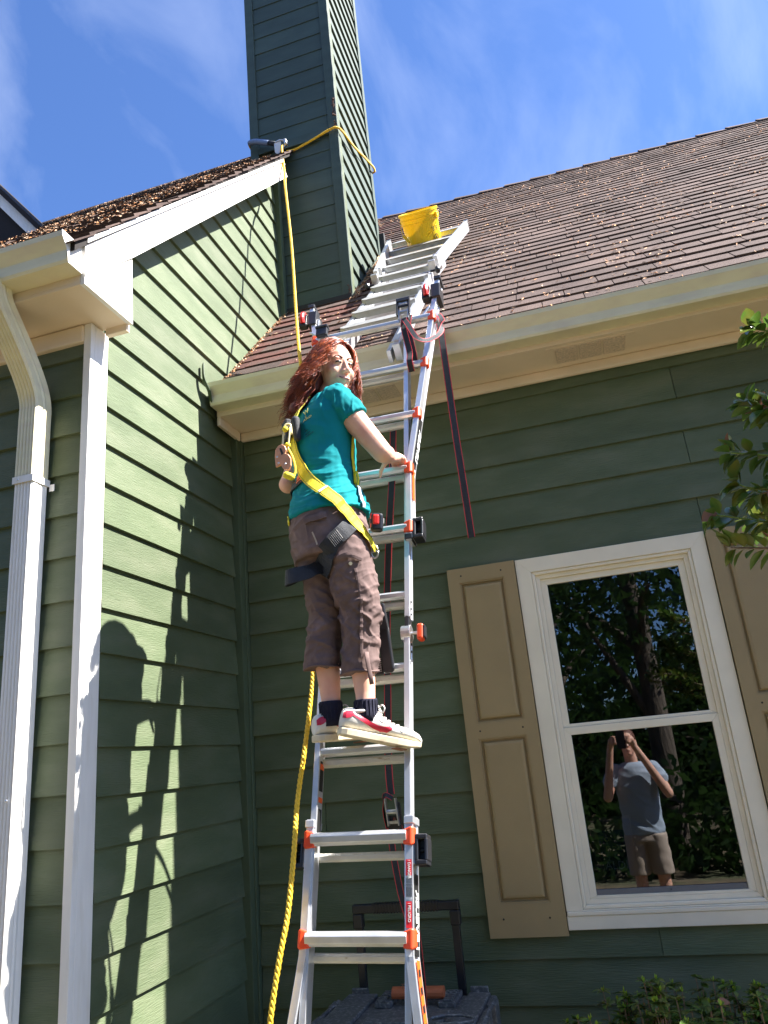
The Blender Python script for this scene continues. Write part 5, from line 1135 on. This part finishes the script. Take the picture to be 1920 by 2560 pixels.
# socks and shoes
def shoe(Hh, Tt, side, tiltup, nm):
    F = (V(Tt)-V(Hh)); L = F.length; F.normalize(); Sd = F.cross(Zv).normalized(); U = Sd.cross(F).normalized()   # Sd = her right
    def Q(u, s, h): return V(Hh)+F*(u*L)+Sd*s+U*h
    prof = [(0.0, .018, .060), (.04, .030, .072), (.12, .036, .078), (.22, .036, .066), (.32, .036, .082), (.42, .038, .080), (.52, .042, .062), (.64, .045, .047), (.76, .046, .047), (.87, .042, .041), (.95, .031, .033), (1.0, .014, .018)]
    so = MB(); ol = [(0.0, .016), (.02, .026), (.08, .036), (.2, .038), (.35, .037), (.5, .042), (.68, .049), (.82, .047), (.93, .036), (.985, .020), (1.005, .006)]
    pts = [(u, w_) for u, w_ in ol]+[(u, -w_) for u, w_ in ol[::-1]]
    n = len(pts); vs = []
    for hh, sc in ((-.023, .95), (-.019, 1.0), (-.002, 1.0), (.002, .97)):
        for u, w_ in pts: vs.append(Q(0.5+(u-.5)*(1 if abs(sc-1) < .01 else .985), w_*sc, hh+(.010*max(0, u-.8)/.2 if hh < 0 else 0)))
    so.add(vs, [(i*n+k, i*n+(k+1) % n, (i+1)*n+(k+1) % n, (i+1)*n+k) for i in range(3) for k in range(n)]+[tuple(range(n))[::-1], tuple(3*n+k for k in range(n))])
    up = MB(); m_ = 16; vs = []
    for u, w_, h_ in prof:
        for k in range(m_):
            a = math.pi*2*k/m_; x = math.cos(a); z = math.sin(a)
            w2 = w_*(1-.25*max(0, z)**2); vs.append(Q(u, w2*x*(abs(x)**-.25 if abs(x) > .01 else 1), max(-.004, h_*0.5+h_*0.5*z if z > 0 else h_*.5*(1+z))))
    N = len(prof); up.add(vs, [(i*m_+k, i*m_+(k+1) % m_, (i+1)*m_+(k+1) % m_, (i+1)*m_+k) for i in range(N-1) for k in range(m_)]+[tuple(range(m_))[::-1], tuple((N-1)*m_+k for k in range(m_))])
    uo, ub = union(nm, up, .0032, 3, 'shoe', woman)
    sub('sole', so, 'sole', uo, smooth=False, bev=.003)
    def side_pt(u, h, sg=1, lift=.0012):
        hit = ub.ray_cast(Q(u, sg*.12, h), -Sd*sg)
        return (hit[0]+Sd*(sg*lift)) if hit[0] is not None else Q(u, sg*.04, h)
    def patch(outline, m, name, sg=1, lift=.0026):
        # fill polygon by strips between upper and lower curves
        top, bot = outline; N = len(top); b = MB(); vs = []
        for (u, h), (u2, h2) in zip(top, bot):
            for k in range(6): vs.append(side_pt(lerp(u, u2, k/5), lerp(h, h2, k/5), sg, lift))
        b.add(vs, [(i*6+j, i*6+j+1, (i+1)*6+j+1, (i+1)*6+j) for i in range(N-1) for j in range(5)]); return sub(name, b, m, uo)
    for sg in (1, -1):
        top = [(.10, .060), (.18, .053), (.26, .046), (.34, .037), (.42, .031), (.49, .030), (.545, .035), (.580, .044)]
        bot = [(.10, .048), (.19, .038), (.28, .027), (.37, .017), (.46, .011), (.54, .012), (.590, .024), (.585, .043)]
        def dens(L_): return [lerp(V(L_[i]+(0,)), V(L_[i+1]+(0,)), q/3).to_tuple()[:2] for i in range(len(L_)-1) for q in range(3)]+[L_[-1]]
        top, bot = dens(top), dens(bot)
        patch((top, bot), 'shoered', 'red_swoosh', sg)
        patch(([(.01, .052), (.04, .060), (.08, .064), (.115, .062)], [(.005, .034), (.04, .034), (.08, .038), (.115, .046)]), 'shoered', 'heel_patch', sg)
        # eyestay line and toe overlay seam
        b = MB(); b.tube([side_pt(u, h, sg, .0008) for u, h in ((.36, .060), (.46, .044), (.56, .040), (.66, .030), (.72, .024))], .0010, 5); sub('seam', b, 'brow', uo)
        b = MB(); b.tube([side_pt(u, h, sg, .0008) for u, h in ((.70, .006), (.72, .020), (.78, .027), (.86, .024))], .0009, 5); sub('seam', b, 'sole', uo)
    # collar opening, tongue, laces
    b = MB(); b.tube([Q(.225+.115*math.cos(a)*1.05, .030*math.sin(a), .070+.010*math.cos(a)) for a in [2*math.pi*i/24 for i in range(25)]], .006, 8); sub('collar', b, 'shoe', uo, smooth=True)
    b = MB(); b.tube([Q(.42, 0, .074), Q(.37, 0, .094), Q(.34, 0, .112)], lambda i: (.022-.003*i, .005), 8); tg = sub('tongue', b, 'shoe', uo, smooth=True)
    b = MB(); b.obox(Q(.365, 0.0, .104), Sd, (Q(.34, 0, .112)-Q(.37, 0, .094)).normalized(), F, .012, .008, .007); sub('tongue_label', b, 'shoered', tg, bev=.001)
    for i in range(6):
        u = .40+.055*i; hit = ub.ray_cast(Q(u, 0, .2), -U); hp = (hit[0]-V(Hh)).dot(U) if hit[0] is not None else .05
        pth = []
        for k in range(7):
            s_ = -.021+.042*k/6; h2_ = ub.ray_cast(Q(u+.012*(k/6-.5), s_, .2), -U); pth.append((h2_[0] if h2_[0] is not None else Q(u, s_, hp))+U*.0025)
        b = MB(); b.tube(pth, lambda i: (.0034, .0016), 6); sub('lace', b, 'lace', uo, smooth=True)
    for sg in (-1, 1):
        b = MB(); c_ = Q(.42, 0, .088); b.tube(curve_pts([c_, c_+Sd*(.020*sg)+U*.016+F*.006, c_+Sd*(.036*sg)+U*.006+F*.014, c_+Sd*(.028*sg)-U*.010+F*.012, c_+Sd*.004*sg], 4), .0026, 6); sub('lace_loop', b, 'lace', uo, smooth=True)
    b = MB()
    for i in range(5): b.obox(Q(.70+.024*i, 0, -.0302), F, Sd, U, .0035, .040*(1-abs(i-3)*.05), .002)
    sub('tread', b, 'leafbrown', uo)
    return uo
shoe((.950, -1.205, 2.038), (1.198, -1.045, 1.958), 1, 0, 'shoe')
shoe((.838, -1.160, 2.022), (1.005, -.940, 2.018), -1, 0, 'shoe')
for a, tp in ((aR, V((1.036, -1.142, 2.128))), (aL, V((.893, -1.117, 2.138)))):
    b = MB(); b.tube([a+V((0, 0, -.05)), a+V((0, 0, -.02)), a, tp-V((0, 0, .012)), tp], lambda i: (.042, .041, .040, .0415, .0415)[i], 20); sub('sock', b, 'sock', woman, smooth=True)
    b = MB()
    for i in range(20):
        an = i*math.pi*2/20; b.tube([a+V((.0415*math.cos(an), .0415*math.sin(an), -.03)), tp+V((.0425*math.cos(an), .0425*math.sin(an), -.004))], .002, 4)
    tag(sub('sock_ribbing', b, 'sock', woman), kind='stuff')

# tape measure clipped at her hip
tmx = thing('tape_measure', 'red and black tape measure clipped at the right hip of the climbing person', 'tape measure', (1.128, -1.115, 2.775))
c_ = V((1.128, -1.115, 2.785)); a1 = V((.9, .35, -.1)).normalized(); a2 = V((.1, 0, 1)).normalized(); a3 = a1.cross(a2).normalized()
b = MB(); b.obox(c_, a1, a2, a3, .024, .036, .019); tc_ = sub('case', b, 'black', tmx, bev=.011, seg=4)
b = MB(); b.obox(c_+a3*0.001-a1*.004+a2*.008, a1, a2, a3, .014, .022, .0205); sub('red_side', b, 'red', tmx, bev=.008, seg=3)
b = MB(); b.obox(c_-a1*.0175+a2*.004, a1, a2, a3, .007, .028, .014); sub('red_front', b, 'red', tmx, bev=.003)
b = MB(); b.obox(c_-a1*.0215+a2*.002, a1, a2, a3, .0045, .009, .015); sub('black_band', b, 'black', tmx, bev=.002)
b = MB(); b.obox(c_+a1*.026+a2*.006, a1, a2, a3, .0015, .010, .010); sub('white_mark', b, 'lace', tmx)
# black pouch hanging by her right knee
pch = thing('tool_pouch', 'black tapered pouch hanging behind the right knee of the climbing person', 'pouch', (1.08, -.98, 2.35))
b = MB(); b.prism([(1.045, 2.50), (1.090, 2.50), (1.100, 2.40), (1.108, 2.245), (1.100, 2.232), (1.072, 2.230), (1.064, 2.238), (1.052, 2.36)], lambda p: (p[0], -.985, p[1]), lambda p: (p[0], -.960, p[1])); pb = sub('pouch_body', b, 'black', pch, bev=.006)
b = MB(); b.prism([(1.050, 2.395), (1.100, 2.395), (1.093, 2.45), (1.048, 2.45)], lambda p: (p[0], -.989, p[1]), lambda p: (p[0], -.986, p[1])); sub('grey_patch', b, 'dark', pb)
b = MB(); b.obox(V((1.045, -.965, 2.262)), X1, Y1, Zv, .016, .010, .034); sub('side_clip', b, 'dark', pch, bev=.003)
for i in range(7): b = MB(); b.box(1.032, 1.058, -.979, -.975, 2.238+i*.008, 2.241+i*.008); sub('clip_rib', b, 'steel', pch)
b = MB(); b.tube([(1.06, -.975, 2.50), (1.05, -.98, 2.62), (1.04, -1.0, 2.72)], lambda i: (.012, .003), 6); sub('hanging_strap', b, 'webblack', pch)

# lean the upper body back from the rails (arms keep hold of the rung)
def sstep(a, b, x): t_ = max(0, min(1, (x-a)/(b-a))); return t_*t_*(3-2*t_)
def lean(root):
    todo = list(root.children)
    while todo:
        o = todo.pop(); todo += list(o.children); off = V(o['_o'])
        for v in o.data.vertices:
            p = v.co+off; w_ = sstep(2.15, 2.75, p.z)*sstep(.80, .98, -p.y)
            v.co += V((.016, -.050, -.050*(p.z-1.915)/2.8))*w_
lean(woman); lean(tmx)

# photographer (seen mirrored in the window)
ph = thing('person', 'person in pale grey T-shirt and khaki shorts taking the photo, mirrored in the lower pane', 'person', (1.93, -4.15, GZ))
B = V((1.95, -4.14, GZ)); pb_ = MB(); F2 = V((0, 1, 0)); S2 = V((1, 0, 0))
hc = B+V((-.015, .04, 1.665))
pb_.ell(hc+V((0, -.005, .02)), (.078, .098, .105)); pb_.ell(hc+V((0, .03, -.045)), (.058, .06, .075)); pb_.cap(hc+V((0, .085, .01)), .009, hc+V((0, .108, -.025)), .012, 8); pb_.ell(hc+V((0, .07, -.095)), (.028, .028, .024)); pb_.ell(hc+V((0, .085, -.06)), (.022, .015, .009)); pb_.ell(hc+V((0, .085, -.072)), (.020, .014, .008))
for s in (-1, 1): pb_.ell(hc+V((s*.08, -.005, -.005)), (.010, .018, .032)); pb_.ell(hc+V((s*.03, .08, .03)), (.028, .018, .012))
pb_.cap(B+V((0, 0, 1.45)), .062, hc+V((0, -.01, -.06)), .056)
loft(pb_, [(B+V((0, 0, .92)), S2, F2, .15, .11), (B+V((0, 0, 1.15)), S2, F2, .15, .11), (B+V((0, 0, 1.38)), S2, F2, .18, .11), (B+V((0, 0, 1.47)), S2, F2, .12, .08)])
PHN = CAM+V((0.0, -.030, 0))
for s in (-1, 1):
    sh_ = B+V((s*.185, 0, 1.42)); eb_ = B+V((s*.27, .12, 1.20)); wr_ = V((1.883+s*.105, -3.93, 1.845))
    pb_.cap(sh_, .055, eb_, .043); pb_.cap(eb_, .044, wr_, .030); pm_ = V((1.883+s*.088, -3.875, 1.895)); pb_.cap(wr_, .027, pm_, .030)
    for k in range(4):
        a = pm_+V((-s*.004, .012, -.022+.019*k)); b_ = a+V((-s*.012, .034, .002)); c2_ = b_+V((-s*.024, .006, 0)); pb_.cap(a, .010, b_, .009, 8); pb_.cap(b_, .009, c2_, .008, 8)
    pb_.cap(pm_+V((-s*.005, -.01, -.025)), .012, pm_+V((-s*.035, .000, -.030)), .010, 8); pb_.cap(pm_+V((-s*.035, 0, -.030)), .010, pm_+V((-s*.052, .014, -.020)), .009, 8)
    hp_ = B+V((s*.09, 0, .90)); kn_ = B+V((s*.10, .02, .50)); an_ = B+V((s*.11, 0, .09)); pb_.cap(hp_, .085, kn_, .055); pb_.cap(kn_, .056, lerp(kn_, an_, .3), .055); pb_.cap(lerp(kn_, an_, .3), .055, an_, .036); pb_.cap(an_, .038, an_+V((0, .12, -.05)), .035)
union('body', pb_, .007, 4, 'skin', ph)
tb_ = MB(); loft(tb_, [(B+V((0, 0, .86)), S2, F2, .185, .135), (B+V((0, 0, 1.0)), S2, F2, .180, .135), (B+V((0, 0, 1.2)), S2, F2, .185, .135), (B+V((0, 0, 1.36)), S2, F2, .20, .130), (B+V((0, 0, 1.45)), S2, F2, .16, .10), (B+V((0, 0, 1.485)), S2, F2, .09, .07)])
for s in (-1, 1): tb_.cap(B+V((s*.175, 0, 1.415)), .072, B+V((s*.225, .05, 1.33)), .070)
union('shirt', tb_, .009, 3, 'greytee', ph, lambda p, n_: .008*(1-abs(noise.noise(V((p.x*6, p.y*6, (p.z+.5*p.x)*12))))*2.2))
sb_ = MB(); loft(sb_, [(B+V((0, 0, .95)), S2, F2, .165, .12), (B+V((0, 0, .80)), S2, F2, .19, .14)]) 
for s in (-1, 1): loft(sb_, [(B+V((s*.09, 0, .86)), S2, F2, .10, .13), (B+V((s*.105, .01, .52)), S2, F2, .095, .11)])
union('shorts', sb_, .009, 3, 'khaki', ph, lambda p, n_: .006*noise.noise(p*14))
hh_ = MB(); hh_.ell(hc+V((0, -.02, .04)), (.084, .098, .100)); sub('cap', hh_, 'brow', ph, smooth=True)
b = MB(); b.ell(hc+V((0, .085, .022)), (.062, .020, .016)); sub('sunglasses', b, 'eye', ph, smooth=True)
for s in (-1, 1):
    b = MB(); b.box(B.x+s*.11-.045, B.x+s*.11+.045, B.y-.08, B.y+.20, GZ+.003, GZ+.09); sub('shoe', b, 'shoe', ph, bev=.025, seg=3)
phone = thing('phone', 'black smartphone held up by the photographer', 'phone', PHN)
b = MB(); b.box(PHN.x-.040, PHN.x+.040, PHN.y-.010, PHN.y-.001, PHN.z-.095, PHN.z+.065); sub('phone_body', b, 'black', phone, bev=.003)
# ------------------------------------------------------------------ plants and trees
def leafmesh(mb, p, d, up, L, W, curl=0.25):
    d = d.normalized(); s = d.cross(up).normalized(); n_ = s.cross(d)
    rows = [(0, .05), (.15, .55), (.38, 1.0), (.62, .92), (.85, .50), (1.0, .04)]; vs = []
    for t_, w_ in rows:
        c = p+d*(L*t_)+n_*(-curl*L*t_*t_)
        vs += [c-s*(W*w_/2)+n_*(W*w_*.16), c, c+s*(W*w_/2)+n_*(W*w_*.16)]
    mb.add(vs, [(i*3+j, i*3+j+1, (i+1)*3+j+1, (i+1)*3+j) for i in range(len(rows)-1) for j in range(2)])
rp = random.Random(3)
hol = thing('holly_shrub', 'tall glossy green holly shrub reaching in from the right in front of the wall', 'shrub', (3.0, -2.35, GZ))
b = MB(); b.tube(curve_pts([(3.0, -2.35, GZ), (2.95, -2.3, 1.0), (2.85, -2.22, 1.8), (2.75, -2.15, 2.6), (2.68, -2.1, 3.1)], 4), lambda i: .03-.0015*i, 8); sub('trunk', b, 'bark', hol, smooth=True)
stems = [  # along-branch points visible at the right edge of the picture
 [(2.80, -2.15, 2.55), (2.55, -2.12, 2.66), (2.40, -2.10, 2.73), (2.325, -2.10, 2.765)],
 [(2.80, -2.16, 2.50), (2.52, -2.14, 2.58), (2.38, -2.12, 2.63)],
 [(2.80, -2.18, 2.20), (2.50, -2.15, 2.36), (2.34, -2.13, 2.50), (2.268, -2.12, 2.585)],
 [(2.80, -2.18, 2.24), (2.52, -2.16, 2.36), (2.34, -2.14, 2.43), (2.215, -2.12, 2.475)],
 [(2.78, -2.18, 2.22), (2.50, -2.15, 2.27), (2.33, -2.13, 2.33), (2.21, -2.12, 2.405)],
 [(2.78, -2.18, 2.12), (2.50, -2.15, 2.20), (2.30, -2.13, 2.29), (2.155, -2.12, 2.345)],
 [(2.78, -2.18, 2.10), (2.50, -2.16, 2.18), (2.32, -2.14, 2.235), (2.17, -2.12, 2.270)],
 [(2.80, -2.16, 2.42), (2.5, -2.13, 2.50), (2.36, -2.11, 2.54)],
 [(2.78, -2.16, 2.32), (2.5, -2.13, 2.42), (2.33, -2.11, 2.50)],
 [(2.78, -2.18, 2.05), (2.5, -2.16, 2.14), (2.30, -2.14, 2.20)],
 [(2.80, -2.22, 2.34), (2.5, -2.20, 2.46), (2.36, -2.18, 2.52), (2.29, -2.16, 2.545)],
 [(2.80, -2.22, 2.28), (2.5, -2.20, 2.31), (2.34, -2.18, 2.36), (2.24, -2.17, 2.36)],
 [(2.80, -2.10, 2.16), (2.5, -2.08, 2.22), (2.36, -2.07, 2.30), (2.25, -2.06, 2.33)],
 [(2.80, -2.10, 2.60), (2.5, -2.08, 2.66), (2.38, -2.07, 2.70)],
]
nleaf = 0
for st in stems:
    P = curve_pts(st, 8); tw = MB(); tw.tube(P, lambda i: .0052*(1-.75*i/len(P)), 6); brn = sub('branch', tw, 'shoot' if rp.random() < .45 else 'twig', hol, smooth=True)
    for i in range(3, len(P)):
        if P[i].x > 2.62 and rp.random() < .3: continue
        for q in range(rp.choice((3, 3, 4)) if i < len(P)-1 else 4):
            td = (P[min(i+1, len(P)-1)]-P[i-1]).normalized(); a = rp.uniform(0, 6.28); o1 = td.orthogonal().normalized(); o1 = Matrix.Rotation(a, 3, td) @ o1
            d = (td*rp.uniform(.35, .9)+o1).normalized(); L = rp.uniform(.032, .056); mb = MB()
            leafmesh(mb, P[i]+d*.004, d, V((rp.uniform(-.5, .5), rp.uniform(-.6, .3), 1)), L, L*rp.uniform(.50, .66), rp.uniform(.0, .35)); nleaf += 1
            sub('leaf', mb, 'leafbrown' if rp.random() < .025 else 'leaf', hol, smooth=True)
mb = MB(); leafmesh(mb, V((2.16, -2.12, 2.352)), V((-.8, -.1, -.35)), V((0, -1, .4)), .036, .03, .2); sub('leaf', mb, 'leafbrown', hol, smooth=True)
# bulk of the shrub outside the picture
mb = MB()
for i in range(1500):
    t_ = rp.uniform(0, 1); c = V((3.25, -2.3, .6+2.3*t_)); r_ = rp.uniform(.1, .42); a = rp.uniform(0, 6.28)
    p = c+V((r_*math.cos(a)+.12, r_*math.sin(a), rp.uniform(-.1, .1)))
    if p.x < 3.05: continue
    leafmesh(mb, p, V((math.cos(a), math.sin(a), rp.uniform(-.3, .6))), V((rp.uniform(-.5, .5), rp.uniform(-.5, .5), 1)), .045, .022)
tag(sub('foliage', mb, 'leaf', hol, smooth=True), kind='stuff')

# low shrubs at the foot of the wall
lows = [(1.55, -.45, .88), (1.72, -.40, .95), (1.86, -.48, 1.02), (2.02, -.42, 1.0), (2.16, -.50, .99), (1.64, -.70, .93), (1.94, -.72, 1.0), (2.30, -.46, .98)]
low_lbl = ['low dark green shrub nearest the toolbox at the foot of the wall', 'low leafy shrub below the shutter corner at the foot of the wall', 'upright shrub with yellow shoots under the left part of the window', 'dark glossy shrub under the middle of the window', 'dense shrub under the right half of the window',
           'front shrub closest to the camera left of the window', 'front shrub with bright yellow green buds under the window', 'rightmost shrub at the foot of the wall']
for (x, y, z), lb in zip(lows, low_lbl):
    s = thing('low_shrub', lb, 'shrub', (x, y, GZ), 'low shrubs along the wall')
    fol = MB(); st_ = MB()
    for i in range(24):
        a = rp.uniform(0, 6.28); r_ = rp.uniform(.0, .13); top = V((x+r_*math.cos(a), y+r_*math.sin(a)*.8, z+rp.uniform(-.12, .05))); base = V((x+r_*.3*math.cos(a), y+r_*.3*math.sin(a), GZ))
        P = curve_pts([base, lerp(base, top, .5)+V((rp.uniform(-.03, .03), rp.uniform(-.03, .03), 0)), top], 6); st_.tube(P, .0028, 4)
        for j in range(3, len(P)):
            for q in range(6):
                an = rp.uniform(0, 6.28); d = V((math.cos(an), math.sin(an), rp.uniform(-.2, .7))); L = rp.uniform(.026, .044); leafmesh(fol, P[j], d, V((rp.uniform(-.4, .4), rp.uniform(-.4, .4), 1)), L, L*.5, .2)
        if rp.random() < .55:
            bd = MB()
            for q in range(5):
                an = rp.uniform(0, 6.28); leafmesh(bd, top, V((math.cos(an)*.4, math.sin(an)*.4, 1)), V((math.cos(an), math.sin(an), .2)), rp.uniform(.014, .024), .007, .1)
            sub('bud', bd, 'bud', s)
    tag(sub('foliage', fol, 'leaf', s, smooth=True), kind='stuff'); tag(sub('stems', st_, 'twig', s), kind='stuff')
dl = MB(); leafmesh(dl, V((2.045, -.58, 1.015)), V((1, -.2, .2)), V((0, -.8, 1)), .042, .030, .3); tag(sub('dead_leaf', dl, 'leafbrown', smooth=True), 'curled pale dead leaf lying on the shrubs under the window', 'leaf')

# trees behind the camera (seen mirrored in the window)
def crownmesh(cx, cy, z0, z1, R0, n, seed):
    mb = MB(); rr = random.Random(seed)
    cl = [V((cx+rr.gauss(0, R0*.5), cy+rr.gauss(0, R0*.5), rr.uniform(z0, z1))) for _ in range(60)]
    for i in range(n):
        c = rr.choice(cl); p = c+V((rr.gauss(0, .55), rr.gauss(0, .55), rr.gauss(0, .4))); a = V((rr.uniform(-1, 1), rr.uniform(-1, 1), rr.uniform(-1, 1))).normalized(); b_ = a.orthogonal().normalized(); L = rr.uniform(.045, .095)
        mb.add([p-a*L, p+b_*L*.45, p+a*L, p-b_*L*.45], [(0, 1, 2, 3)])
    return mb, cl
def tree(x, y, h, r_, n, seed, z0, lb, fork=False):
    t_ = thing('tree', lb, 'tree', (x, y, GZ), 'trees behind the photographer'); rr = random.Random(seed)
    cb_, cl = crownmesh(x, y, z0, h, r_, n, seed); tag(sub('crown', cb_, 'crown', t_), kind='stuff')
    tr_ = MB(); tr_.tube(curve_pts([(x, y, GZ-.1), (x+.05, y, h*.25), (x-.05, y+.1, h*.5), (x, y, h*.8)], 4), lambda i: .20*(1-i/18), 10); sub('trunk', tr_, 'bark', t_, smooth=True)
    lm = MB()
    for c in cl[:16]:
        s0 = V((x, y, max(1.5, min(h*.7, c.z-rr.uniform(.6, 1.8))))); lm.tube(curve_pts([s0, lerp(s0, c, .5)+V((0, 0, rr.uniform(-.2, .3))), c], 4), lambda i: .085*(1-i/11), 6)
    tag(sub('limbs', lm, 'bark', t_, smooth=True), kind='stuff')
tree(2.40, -8.2, 10.5, 2.1, 10500, 1, 3.7, 'large forked tree with dark trunk mirrored in the window panes')
tree(-1.6, -9.5, 9, 2.4, 11000, 2, 1.8, 'bushy tree behind the photographer on the left')
tree(6.0, -10.5, 9.5, 2.2, 4500, 3, 1.8, 'thinner tree behind the photographer on the right')
tree(0.6, -13.0, 11, 2.8, 7500, 4, 1.2, 'tall tree further back on the left behind the photographer')
tree(4.2, -14.5, 10, 2.8, 6000, 5, 1.0, 'tall tree further back on the right behind the photographer')
tree(-6.0, -12.5, 10, 3, 9000, 6, 1.2, 'far left tree behind the photographer')
tree(10.0, -13.0, 9, 3, 9000, 7, 1.2, 'far right tree behind the photographer')
ws = MB(); rr = random.Random(9)
for i in range(26000):
    x = rr.uniform(-30, 32); y = -18+rr.gauss(0, 1.5)-abs(x-2)*.05; z = GZ+abs(rr.gauss(0, 1))*2.3; p = V((x, y, z)); a = V((rr.uniform(-1, 1), rr.uniform(-1, 1), rr.uniform(-1, 1))).normalized(); b_ = a.orthogonal().normalized(); L = rr.uniform(.2, .4)
    ws.add([p-a*L, p+b_*L*.5, p+a*L, p-b_*L*.5], [(0, 1, 2, 3)])
tag(sub('far_woods', ws, 'crown'), 'dense dark woods beyond the trees behind the photographer', 'woods', kind='stuff')

us_ = MB(); rr = random.Random(21)
for i in range(15000):
    x = rr.uniform(-9, 14); y = -7.0-abs(rr.gauss(0, 1.0)); z = GZ+abs(rr.gauss(0, .8))*(0.8+.5*noise.noise(V((x*.8, 3, 1)))); p = V((x, y, z)); a = V((rr.uniform(-1, 1), rr.uniform(-1, 1), rr.uniform(-1, 1))).normalized(); b_ = a.orthogonal().normalized(); L = rr.uniform(.05, .12)
    us_.add([p-a*L, p+b_*L*.5, p+a*L, p-b_*L*.5], [(0, 1, 2, 3)])
tag(sub('undergrowth', us_, 'crown'), 'dark leafy undergrowth behind the photographer, mirrored in the lower pane', 'undergrowth', kind='stuff')
